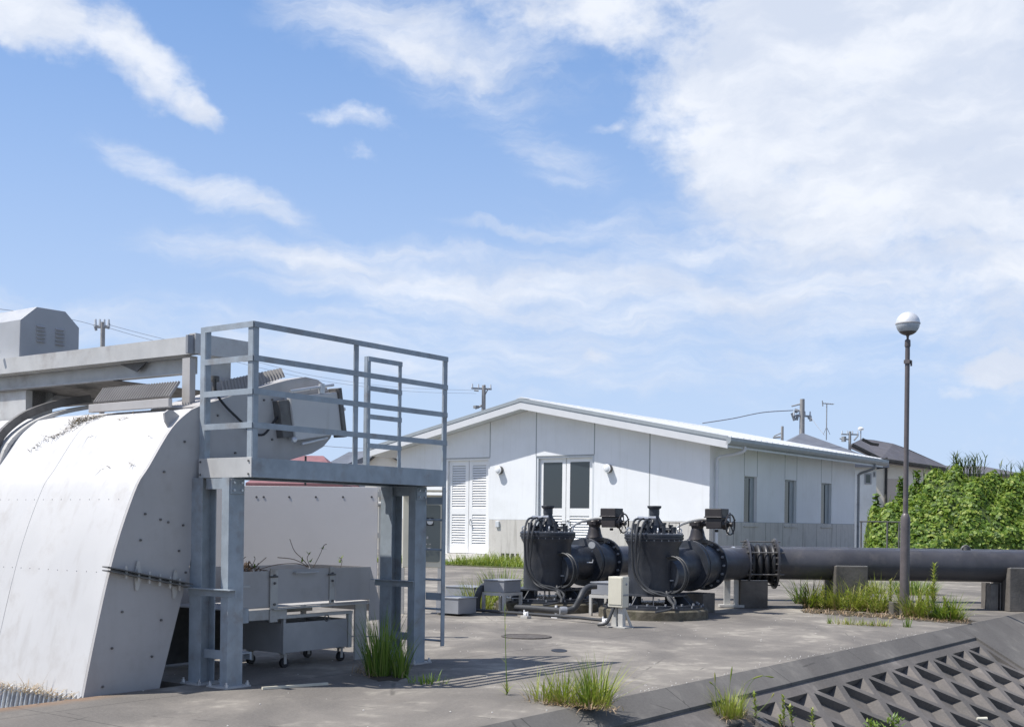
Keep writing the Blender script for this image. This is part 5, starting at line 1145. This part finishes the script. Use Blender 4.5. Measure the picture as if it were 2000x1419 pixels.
def upole(name, label, x, y0, Y, arms, r=.15, extra=None):
    p = pY(x, y0, Y); T = Thing(name, label, 'utility pole', V(p.x, p.y, 0), 'utility poles behind the site')
    mb = MB(); mb.lathe(V(p.x, p.y, 0), U, [(r*1.3, 0), (r*.8, p.z)], 12); T.part('pole', mb, M['upole'])
    for (y, l_, rr2, ang) in arms:
        z_ = pY(x, y, Y).z; d = DX*math.cos(ang)+DY*math.sin(ang); mb = MB(); c = V(p.x, p.y, z_)
        mb.obox(c+d*(rr2-l_)/2, d*(rr2+l_)/2, d.cross(V(0, 0, 1))*.05, V(0, 0, .05)); ca = T.part('crossarm', mb, M['uarm'], smooth=0)
        mb = MB(); n = 4
        for k in range(n):
            q = c+d*(-l_+(l_+rr2)*(k+.15)/(n-.7)); mb.cyl(q, q+V(0, 0, .28), .06, .04, 8)
        T.part('insulator', mb, M['fascia'], parent=ca, each=1)
    if extra:
        mb = MB()
        for (x0, y0_, x1_, y1_, rr3) in extra: mb.cyl(pY(x0, y0_, Y), pY(x1_, y1_, Y), rr3, n=6)
        T.part('bracket', mb, M['uarm'], each=1)
    return T
upole('utility_pole', 'concrete utility pole behind the gantry beside the motor cover', 201, 629, 45, [(638, .30, .24, 0.)], .10, [(185, 634, 188, 645, .05), (213, 632, 211, 642, .05)])
upole('utility_pole', 'utility pole with crossarm and stays behind the pump house ridge', 945, 752, 75, [(759, .8, .5, .3)], .15, [(945, 775, 954, 758, .04), (926, 762, 935, 763, .05), (930, 797, 930, 792, .2), (945, 790, 928, 797, .08)])
upole('utility_pole', 'tall utility pole with curled jumper wires beside the roof antenna', 1567, 779, 70, [(812, .55, .55, .2)], .17, [(1546, 793, 1566, 788, .05), (1547, 806, 1552, 821, .1), (1558, 809, 1556, 820, .09), (1582, 812, 1584, 822, .09), (1578, 811, 1580, 818, .06), (1550, 805, 1566, 800, .06), (1552, 801, 1558, 803, .13)])
upole('utility_pole', 'short utility pole top poking above the white roof', 1528, 832, 90, [], .12, [(1512, 851, 1526, 845, .05), (1510, 854, 1524, 853, .09)])
upole('utility_pole', 'distant utility pole with wide crossarm above the grey roofs', 1660, 842, 95, [(848, .7, .7, .1)], .13, [(1648, 852, 1648, 862, .2), (1668, 860, 1676, 850, .06), (1640, 856, 1660, 858, .06)])
def wire(label, pts, r=.008):
    mb = MB(); mb.tube(spline([pY(*p) for p in pts], 6), r, 5); return solo('power_line', mb, M['wire'], pY(*pts[0]), label=label, cat='power line')
wire('faint wire from the left pole running down right behind the railing', [(213, 634, 45), (300, 657, 48), (500, 706, 55), (620, 735, 60), (780, 756, 70), (930, 762, 75)])
wire('second faint wire below the first behind the railing', [(212, 640, 45), (300, 665, 48), (500, 716, 55), (640, 745, 60), (800, 764, 70), (930, 768, 75)])
wire('wire leading left from the left utility pole', [(188, 636, 45), (150, 626, 42), (90, 615, 38), (-30, 600, 33)])
wire('stay wire with small balls sloping up to the tall pole', [(1372, 826, 66), (1430, 817, 67), (1490, 805, 69), (1549, 801, 70)], .03)
wire('stay wire from the tall pole down to the hipped roof', [(1584, 815, 70), (1597, 833, 68), (1610, 849, 66)], .016)
wire('low wire crossing behind the railing lower down', [(600, 868, 85), (720, 876, 85), (900, 880, 85)], .02)
# antennas
pA = pY(1614, 848, 64); T = Thing('tv_antenna', 'thin roof antenna on a mast above the grey hipped roof', 'antenna', pA)
mb = MB(); t_ = pY(1614, 788, 64); mb.cyl(pA-V(0, 0, .3), V(pA.x, pA.y, t_.z), .03, n=6)
for x in (1608, 1621): mb.cyl(V(pA.x, pA.y, pA.z+.4), pY(x, 848, 64), .015, n=4)
T.part('mast', mb, M['uarm'])
mb = MB(); mb.cyl(pY(1606, 787, 64), pY(1628, 789, 64), .025, n=5)
mb.cyl(pY(1606, 782, 64), pY(1607, 793, 64), .03, n=5)
for k in range(6): q = pY(1610+k*3.4, 787.5+k*.3, 64); mb.cyl(q-DY*.25, q+DY*.25, .012, n=4)
T.part('boom', mb, M['uarm'])
pA = pY(1681, 860, 70); T = Thing('dish_antenna', 'small white dish on a mast above the dark roof', 'antenna', pA)
mb = MB(); q = pY(1681, 837, 70); mb.cyl(V(pA.x, pA.y, pA.z-.3), V(pA.x, pA.y, q.z), .03, n=6); T.part('mast', mb, M['uarm'])
mb = MB(); mb.lathe(V(pA.x, pA.y, q.z), U, [(.04, -.1), (.16, -.06), (.17, .03), (.10, .09), (.02, .1)], 14); T.part('head', mb, M['doorw'])

# ================================================================== VEGETATION BACKGROUND
# kudzu bank: lumpy core plus leaves
rr_ = random.Random(21)
topline = [(1670, 1006), (1690, 998), (1712, 985), (1740, 974), (1775, 955), (1795, 938), (1815, 925), (1860, 920), (1900, 925), (1950, 934), (1985, 928), (2040, 905), (2200, 880)]
def interp(x, tl):
    if x <= tl[0][0]: return tl[0][1]
    for (x0, y0), (x1, y1) in zip(tl[:-1], tl[1:]):
        if x <= x1: return y0+(y1-y0)*(x-x0)/(x1-x0)
    return tl[-1][1]
YV = 33.
def bank_h(X, Y):       # height of the mound at world X, Y, set from its skyline at its crest
    px = 1000+F*X/YV
    pc_ = 1000+F*X/(YV+2.2); hz_ = S2W(pY(pc_, interp(pc_, topline), YV+2.2)).z-.07
    t = (Y-YV)/2.2
    f = math.sin(min(1, max(0, t+.25)/1.25)*math.pi/2)**.7 if t < 1 else max(0, 1-(t-1)*.4)
    left = min(1, max(0, (X-(9.62+(Y-33)*.285))/.22))
    return max(0, hz_*f*(left**.6))*(1+.05*math.sin(X*3.1+Y*2)+.04*math.sin(X*7.3-Y*5))
mb = MB(); NX, NY = 60, 14; X0, X1 = 9.2, 17.5; vs = []; fs = []
for j in range(NY+1):
    for i in range(NX+1):
        X = X0+(X1-X0)*i/NX; Y = YV-.55+5.0*j/NY; vs.append(W(X, Y, max(-.02, bank_h(X, Y)-.12)))
for j in range(NY):
    for i in range(NX): k = j*(NX+1)+i; fs.append((k, k+1, k+NX+2, k+NX+1))
mb.add(vs, fs)
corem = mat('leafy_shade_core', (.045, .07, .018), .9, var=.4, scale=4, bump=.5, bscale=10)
lf = MB()
def leaf(mb, p, n, s_, rnd):
    n = Vector(n).normalized(); t = Vector((rnd.uniform(-1, 1), rnd.uniform(-1, 1), rnd.uniform(-1, .2))); t = (t-n*t.dot(n)).normalized(); u = n.cross(t)
    mb.add([p-t*s_*.5, p-t*s_*.15+u*s_*.42, p+t*s_*.22+u*s_*.30+n*s_*.06, p+t*s_*.6, p+t*s_*.22-u*s_*.30+n*s_*.06, p-t*s_*.15-u*s_*.42], [(0, 3, 2, 1), (0, 5, 4, 3)])
for _ in range(36000):
    X = rr_.uniform(X0, X1); Y = YV-.55+3.2*rr_.random()**1.3; h_ = bank_h(X, Y)
    if h_ < .05: continue
    e_ = .1; n = W(-(bank_h(X+e_, Y)-bank_h(X-e_, Y))/(2*e_), -(bank_h(X, Y+e_)-bank_h(X, Y-e_))/(2*e_), 1); n = n+V(rr_.gauss(0, .5), rr_.gauss(0, .5), rr_.gauss(0, .5))
    lump = .07*math.sin(X*5+1.3*math.sin(Y*4))+.06*math.sin(X*11+Y*9)
    leaf(lf, W(X, Y+rr_.gauss(0, .05), max(.03, h_-rr_.random()*.18+lump)), n, rr_.choice([rr_.uniform(.05, .09), rr_.uniform(.06, .12), rr_.uniform(.10, .15)]), rr_)
for _ in range(14000):      # the steep front down to the ground
    X = rr_.uniform(X0, X1); px = 1000+F*X/YV
    if px < 1688: continue
    out = px > 1765 or rr_.random() < .25; Y = YV-(.95 if out else .5)+rr_.uniform(-.12, .2); h_ = max(bank_h(X, YV+.0), .3)*rr_.random()
    leaf(lf, W(X, Y, h_+.03), W(rr_.gauss(0, .4), -1, .5+rr_.gauss(0, .4)), rr_.uniform(.07, .14), rr_)
for _ in range(1500):      # long grass blades and stems poking through
    X = rr_.uniform(X0, X1); Y = YV-.7+2.6*rr_.random(); h_ = bank_h(X, Y)
    if h_ < .2: continue
    blade(lf, W(X, Y, max(.05, h_-.12)), rr_.uniform(0, 6.28), rr_.uniform(.2, .5), .02, rr_.uniform(.1, 1.), rr_.uniform(.4, 1.4), 4)
lo = len(lf.v)
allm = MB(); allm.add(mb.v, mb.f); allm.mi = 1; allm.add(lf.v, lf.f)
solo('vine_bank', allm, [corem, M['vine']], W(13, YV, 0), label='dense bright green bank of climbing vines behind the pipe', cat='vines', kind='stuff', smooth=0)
# stems trailing in the vines and reeds at the crest
def reed(mb, base, h_, rnd):
    lean = V(rnd.gauss(0, .06), rnd.gauss(0, .06), 0)
    mb.tube([base, base+V(0, 0, h_*.5)+lean*.5*h_, base+V(0, 0, h_)+lean*h_*1.3], .008, 4)
    for k in range(9):
        t = .3+.7*k/9; p = base+V(0, 0, h_*t)+lean*h_*t; blade(mb, p, rnd.uniform(0, 6.28), .34*rnd.uniform(.7, 1.2), .028, rnd.uniform(.35, .8), .6, 3)
mb = MB()
for _ in range(34):
    px = rr_.choice([rr_.uniform(1855, 1925), rr_.uniform(1780, 1990), rr_.uniform(1855, 1925), rr_.uniform(1990, 2030)]); X = (px-1000)*(YV+2.6)/F; z0 = bank_h((px-1000)*YV/F, YV+2.1)-.3
    topy = rr_.uniform(884, 905) if 1850 < px < 1930 else rr_.uniform(900, 922)
    if px > 1985: topy = rr_.uniform(895, 915)
    zt_ = S2W(pY(px, topy, YV+2.6)).z
    if zt_-z0 > .25: reed(mb, W(X, YV+2.6, z0), zt_-z0, rr_)
solo('reeds', mb, M['reed'], W(13, YV+2, 0), label='tall dark green reeds rising above the vine bank', cat='reeds', kind='stuff', smooth=0)
for i, (px, top_, lb) in enumerate(((1711, 965, 'slender dark leafed sapling beside the right end of the pump house'), (1757, 930, 'slender sapling with dark leaves in front of the tan siding'), (1790, 918, 'slender dark leafed sapling right of the lamp post above the vines'))):
    X = (px-1000)*35/F; zt_ = S2W(pY(px, top_, 35)).z; T = Thing('sapling', lb, 'sapling', W(X, 35, 0), 'slender saplings between pump house and houses')
    mb = MB(); st = MB(); base = W(X, 35, 0)
    st.tube([base, base+V(.03, 0, zt_*.5), base+V(0, .03, zt_)], .02, 6, rad=[.03, .02, .006]); T.part('stem', st, M['twig'])
    for k in range(230):
        t = rr_.uniform(.35, 1.0); w_ = .42*(1.15-t); p = base+V(rr_.gauss(0, w_*.5), rr_.gauss(0, w_*.5), zt_*t); leaf(mb, p, (rr_.gauss(0, .6), rr_.gauss(0, .6), 1), rr_.uniform(.08, .15), rr_)
    T.part('foliage', mb, M['dgrass'], smooth=0)
# mesh fence
T = Thing('mesh_fence', 'grey wire mesh fence with posts in front of the vine bank', 'fence', W(10.4, 32, 0)); Yf = 32.2
def FX(px): return (px-1000)*Yf/F
zr_ = S2W(pY(1700, 1018, Yf)).z; mb = MB(); mb.cyl(W(FX(1679), Yf, zr_), W(FX(1778), Yf, zr_), .018, n=8); T.part('top_rail', mb, M['darkst'])
for px in (1682, 1733, 1756): mb = MB(); mb.cyl(W(FX(px), Yf, 0), W(FX(px), Yf, zr_), .024, n=8); T.part('post', mb, M['darkst'])
mb = MB(); x = FX(1682)
while x < FX(1770):
    mb.bar(W(x, Yf, .0), W(min(x+zr_, FX(1778)), Yf, min(zr_, FX(1778)-x)), .004, .004); mb.bar(W(x, Yf+.01, zr_), W(min(x+zr_, FX(1778)), Yf+.01, zr_-min(zr_, FX(1778)-x)), .004, .004); x += .16
T.part('wire_mesh', mb, M['darkst'], smooth=0)

# grass strip in front of the pump house
mb = MB(); gbm = MB()
gbm.prism([V(31.1, 28.5, -.0), V(31.1, 17, 0), V(29.4, 17, 0), V(29.0, 22, 0), V(29.6, 25.5, 0), V(29.2, 29, 0)], (0, 0, .03))
for _ in range(5200):
    b = rr_.uniform(17.5, 28.5); a = rr_.uniform(29.2, 31.0)
    hh = .10+.30*max(0, math.sin(b*1.7)*.5+math.sin(b*4.1+a)*.3+.25)
    if 22.2 < b < 24.: hh += .15
    if b < 22.6: hh += .12
    blade(mb, V(a, b, .02), rr_.uniform(0, 6.28), hh*rr_.uniform(.5, 1.2), .022, rr_.uniform(.1, .8), 1., 3)
solo('grass_strip', mb, M['weed'], V(30, 23, 0), label='strip of low green grass and weeds along the pump house base', cat='grass', kind='stuff', smooth=0)
solo('earth_strip', gbm, M['grassbase'], V(30, 23, 0), kind='structure', smooth=0)

# ================================================================== FOREGROUND CLUMPS
def G(x, y): return pz(x, y, 0)
clump('tall dark green grass clump at the foot of the right platform columns', G(742, 1318), 150, .12, .62, 'grass', .12, .012, .35, .8)
clump('tall narrow green grass clump between the right platform columns', G(782, 1322), 80, .07, .46, 'grass', .1, .011, .3, .8)
clump('low broad leaved green weed patch right of the platform column', G(836, 1333), 34, .16, .12, 'grass', .1, .016, .9, .9)
elong_t = [-1, -.65, -.3, .05, .45, .8]
e2 = (G(1185, 1384)-G(1055, 1368))*.5
clump('wide arching green grass clump in the foreground paving near the coping', G(1120, 1374), 170, .12, .28, 'ygrass', .6, .009, .9, 1.3, elong=e2)
elong_t = [0]
clump('tall leaning green grass clump at the right end of the foreground tuft', G(1165, 1376), 130, .10, .42, 'ygrass', .4, .010, .75, .9)
clump('green blades mixed into the right end of the foreground tuft', G(1150, 1378), 60, .07, .36, 'grass', .1, .009, .8, .6)
clump('short green grass clump in the middle of the foreground tuft', G(1098, 1372), 70, .08, .34, 'ygrass', .3, .009, .8, .7)
# thin tall stalk
def stalk(label, p, h_, leaves=12, green='grass'):
    T = Thing('thin_weed', label, 'weed', p); mb = MB(); q = Vector(p); ln = V(-.02, .02, 0)
    mb.tube([q, q+V(0, 0, h_*.5)+ln*.5, q+V(0, 0, h_)+ln], .003, 5, rad=[.005, .003, .0015]); T.part('stem', mb, M['grass'])
    mb = MB()
    for k in range(leaves): blade(mb, q+V(0, 0, rr_.random()*.05), rr_.uniform(0, 6.28), rr_.uniform(.06, .16), .006, rr_.uniform(.2, 1.2), .6, 3)
    for t in (.35, .5, .58, .7, .8, .85, .92):
        for s_ in (0, 1): blade(mb, q+V(0, 0, h_*t)+ln*t, rr_.uniform(0, 6.28), .07, .003, rr_.uniform(.5, 1.1), .1, 2)
    T.part('leaves', mb, M[green], smooth=0); return T
stalk('single thin tall weed stalk standing alone on the foreground paving', G(990, 1356), .72, 26, 'ygrass')
# row along the pipe
row = [(1560, 1178, 60, .06, .50, 'dgrass', 'dark thin grass clump right of the bellows joint'), (1583, 1187, 130, .10, .50, 'ygrass', 'yellow green grass clump leftmost in the row before the pipe'),
       (1612, 1188, 110, .11, .42, 'ygrass', 'yellow green grass clump before the left half of the dark pier'), (1640, 1190, 150, .13, .48, 'ygrass', 'bushy yellow grass clump before the dark stained pier'),
       (1668, 1192, 140, .12, .52, 'ygrass', 'yellow grass clump before the right half of the dark pier'), (1690, 1193, 70, .09, .36, 'ygrass', 'short yellow grass clump at the right foot of the dark pier'),
       (1712, 1195, 120, .10, .50, 'ygrass', 'upright green grass clump between dark pier and lamp post'), (1735, 1196, 60, .09, .36, 'ygrass', 'low grass clump just left of the lamp post'),
       (1782, 1204, 120, .11, .44, 'ygrass', 'spreading grass clump just right of the lamp post'), (1800, 1206, 80, .09, .40, 'ygrass', 'reddish based grass clump right of the lamp post clump'),
       (1838, 1209, 140, .13, .40, 'grass', 'fresh green grass clump near the coping corner'), (1862, 1211, 90, .10, .34, 'weed', 'arching green clump at the coping corner')]
for (x, y, n, r_, h_, gm, lb) in row:
    clump(lb, G(x, y), int(n*.75), r_*1.1, h_*rr_.uniform(1.25, 1.6), gm, .45 if gm == 'ygrass' else .2, .017, .75, 1.9)
    clump(lb.replace('grass clump', 'grass undergrowth').replace('green clump', 'green undergrowth'), G(x+6, y), int(n*.7), r_*1.3, h_*.75, 'weed' if x % 2 else gm, .3, .013, .9, 1.8)
for (x, y, n, r_, h_, lb) in ((1620, 1217, 20, .03, .14, 'tiny green tuft on the paving left of the low grass mat'), (1772, 1224, 34, .05, .17, 'tiny green tuft on the paving below the lamp post')):
    clump(lb, G(x, y), n, r_, h_, 'grass', .2, .009, .4, .6)
elong_t = [-1, -.6, -.2, .2, .6, 1]; e2 = (G(1725, 1222)-G(1640, 1218))*.5
clump('low sparse yellow grass mat in a paving crack before the lamp post', G(1683, 1220), 150, .12, .14, 'ygrass', .9, .008, .9, 1.2, elong=e2); elong_t = [0]
p = pz(1040, 1165); clump('yellow green weeds in the gap beside the left pump', V(14.9, 11.6, 0), 200, .30, .55, 'ygrass', .3, .014, .6, 1.1)
clump('green weeds at the back left of the left pump', V(16.5, 12.3, 0), 220, .35, .75, 'weed', .2, .016, .5, 1.0)
clump('green grass clump seen under the pipe behind the right pier', W(8.2, 24.5, 0), 300, .45, .5, 'grass', .2, .015, .6, 1.)
clump('yellow grass clump seen under the pipe far behind the lamp post', W(7.4, 24.8, 0), 160, .3, .4, 'ygrass', .2, .015, .6, 1.)

def leafy_weed(label, p, h_, mtl='weed', stems=1, w_=.10):
    T = Thing('leafy_weed', label, 'weed', p, 'upright leafy weeds'); st = MB(); mb = MB(); q0 = Vector(p)
    for s_ in range(stems):
        q = q0+(V(rr_.gauss(0, .06), rr_.gauss(0, .06), 0) if s_ else V(0, 0, 0)); hh = h_*(1 if s_ == 0 else rr_.uniform(.5, .85)); ln = V(rr_.gauss(0, .03), rr_.gauss(0, .03), 0)
        st.tube([q, q+V(0, 0, hh*.5)+ln*.5, q+V(0, 0, hh)+ln], .004, 5, rad=[.005, .004, .002])
        n = int(hh/.0085)
        for k in range(n):
            t = .18+.82*k/n; L_ = w_*(1.1-.55*t)*rr_.uniform(.8, 1.15)
            blade(mb, q+V(0, 0, hh*t)+ln*t, k*2.4, L_, .02, rr_.uniform(.7, 1.15)*(1.25-.5*t), .5, 3)
    T.part('stem', st, M['straw']); T.part('leaves', mb, M[mtl], smooth=0); return T
leafy_weed('tall yellow green leafy weed right of the lamp post', G(1823, 1208), .82, 'ygrass', 2, .15)
for (x, y, h_, lb) in ((1606, 1192, .40, 'leafy weed at the foot of the dark pier, left side'), (1655, 1196, .34, 'leafy weed low in the grass before the dark pier'), (1700, 1198, .40, 'leafy weed between the dark pier and the lamp post grass'), (1812, 1209, .46, 'leafy weed close left of the tallest yellow weed'), (1850, 1212, .34, 'leafy weed beside the fresh green clump near the corner')):
    leafy_weed(lb, G(x, y), h_, 'ygrass', 2, .12)
leafy_weed('small leafy weed between the yellow clumps left of the lamp post', G(1740, 1196), .52, 'ygrass', 2, .12)
leafy_weed('small leafy weed directly beside the lamp post foot', G(1756, 1200), .42, 'ygrass', 1, .11)
leafy_weed('reddish leafy weed right of the lamp post foot', G(1795, 1206), .42, 'ygrass', 3, .11)
def SP(x, y):            # pixel to revetment face
    r = ray(x, y); k = 1/math.hypot(1, SM); m_ = SM; db = (-cT*r[0]+sT); t = (-.165-m_*4.66-H)/(r[2]-m_*db); return at(r, t)
clump('green bristle grass clump on the upper left of the lattice slope', SP(1425, 1400), 170, .12, .30, 'ygrass', .6, .009, .6, 1.0, 'weeds on the revetment slope')
for (x, y, h_, n, lb) in ((1478, 1412, .26, 1, 'short yellow leafy weed beside the bristle grass on the slope'), (1532, 1419, .27, 1, 'yellow leafy weed on the slope, left of a close pair'), (1548, 1419, .19, 2, 'yellow leafy weed on the slope, right of a close pair'), (1588, 1428, .20, 1, 'small upright leafy weed near the bottom of the slope')):
    leafy_weed(lb, SP(x, y), h_, 'weed', n, .07)
for (x, y, h_, lb) in ((1745, 1432, .17, 'bright green broad leaf weed on the slope, taller of two'), (1702, 1438, .14, 'bright green broad leaf weed on the slope, lower of two')):
    T = Thing('leafy_weed', lb, 'weed', SP(x, y), 'broad leaf weeds on the slope'); st = MB(); mb = MB(); q = SP(x, y); st.tube([q, q+V(0, 0, h_)], .004, 5); T.part('stem', st, M['grass'])
    for k in range(70): blade(mb, q+V(rr_.gauss(0, .035), rr_.gauss(0, .035), rr_.uniform(.3, 1)*h_), rr_.uniform(0, 6.28), .07, .018, rr_.uniform(.6, 1.5), .5, 2)
    T.part('leaves', mb, M['grass'], smooth=0)
# seed heads over the bristle grass
T = Thing('bristle_grass', 'few thin bristle grass stalks with pale nodding seed heads on the slope', 'weed', SP(1425, 1400)); st = MB(); hd = MB()
for pts in ([(1408, 1400), (1398, 1350), (1396, 1312)], [(1420, 1400), (1424, 1350), (1430, 1300)], [(1440, 1395), (1462, 1340), (1482, 1320), (1512, 1322)], [(1425, 1395), (1400, 1345), (1385, 1330)], [(1432, 1395), (1455, 1335), (1490, 1318)], [(1470, 1400), (1500, 1370), (1512, 1352)]):
    k0 = S2W(SP(1425, 1400)).y; P_ = [pY(x, y, k0) for x, y in pts]; sp_ = spline(P_, 5); st.tube(sp_, .0018, 4); hd.tube(sp_[-4:], .006, 6, rad=[.003, .007, .007, .002])
T.part('stalk', st, M['grass']); T.part('seed_head', hd, M['ygrass'])
# litter on the slope
T = Thing('paper_cup', 'small pale tube of litter lying on the lattice slope', 'litter', SP(1920, 1407)); mb = MB(); q = SP(1908, 1406)+V(0, 0, .02); mb.cyl(q, q+DX*.11, .016, .022, 12); T.part('tube', mb, M['cream'])
# wooden strips on the paving below the trough
T = solo('wood_strip', MB().bar(G(512, 1346)+V(0, 0, .012), G(640, 1337)+V(0, 0, .012), .025, .02), M['cream'], G(560, 1342), label='thin pale strip lying on the paving before the cart', cat='strip')

# dry litter under the grass row, grit along the coping and on the paving
mb = MB()
for _ in range(650):
    t = rr_.random(); x = 1572+t*318+rr_.gauss(0, 5); y = 1194+t*20+rr_.gauss(0, 2.2); blade(mb, G(x, y)+V(0, 0, .005), rr_.uniform(0, 6.28), rr_.uniform(.05, .15), .008, rr_.uniform(.5, 1.5), rr_.uniform(.3, 1.8), 3)
for _ in range(260):
    t = rr_.random(); blade(mb, G(1050+t*150+rr_.gauss(0, 8), 1370+t*16+rr_.gauss(0, 3))+V(0, 0, .004), rr_.uniform(0, 6.28), rr_.uniform(.04, .11), .006, rr_.uniform(.7, 1.5), rr_.uniform(.2, 1.3), 3)
for _ in range(160): blade(mb, G(rr_.gauss(722, 16), rr_.gauss(1312, 5))+V(0, 0, .004), rr_.uniform(0, 6.28), rr_.uniform(.04, .16), .006, rr_.uniform(.3, 1.5), rr_.uniform(.2, 1.3), 3)
solo('dead_grass_litter', mb, M['straw'], G(1700, 1205), label='curled dry dead grass lying at the feet of the grass clumps', cat='dead grass', kind='stuff', smooth=0)
mb = MB()
for _ in range(330):
    if rr_.random() < .3: a = rr_.choice([8.6, 11.2, 12.4, 15.])+rr_.gauss(0, .7); p = V(a, EB+abs(rr_.gauss(0, .08)), .0)
    else: p = V(rr_.uniform(5, 22), rr_.uniform(5, 12), 0)
    q = rr_.uniform(.002, .008); mb.lathe(p, (rr_.gauss(0, .3), rr_.gauss(0, .3), 1), [(q, 0), (q*.8, q*.9), (q*.2, q*1.1)], 5)
solo('loose_grit', mb, M['wallc'], V(10, 6, 0), label='small pale bits of grit scattered on the paving and along the coping edge', cat='grit', kind='stuff', smooth=0)
# soil and moss caught in the joint where the grass grows
mb = MB()
def patch(cx, cy, rx, ry, seed):
    rn = random.Random(seed); c = G(cx, cy); pts = []
    for k in range(22):
        t = 2*math.pi*k/22; f = rn.uniform(.7, 1.15); q = G(cx+rx*math.cos(t)*f, cy-ry*math.sin(t)*f); q.z = .004; pts.append(q)
    mb.add(pts, [tuple(range(len(pts)))])
for i in range(9): patch(1590+i*36, 1193+i*2.6, 26, 4.5, i)
patch(1130, 1376, 60, 4, 30); patch(758, 1322, 40, 8, 31); patch(1435, 1182, 20, 4, 33)
solo('soil_patch', mb, M['soil'], G(1700, 1205), kind='structure', smooth=0)
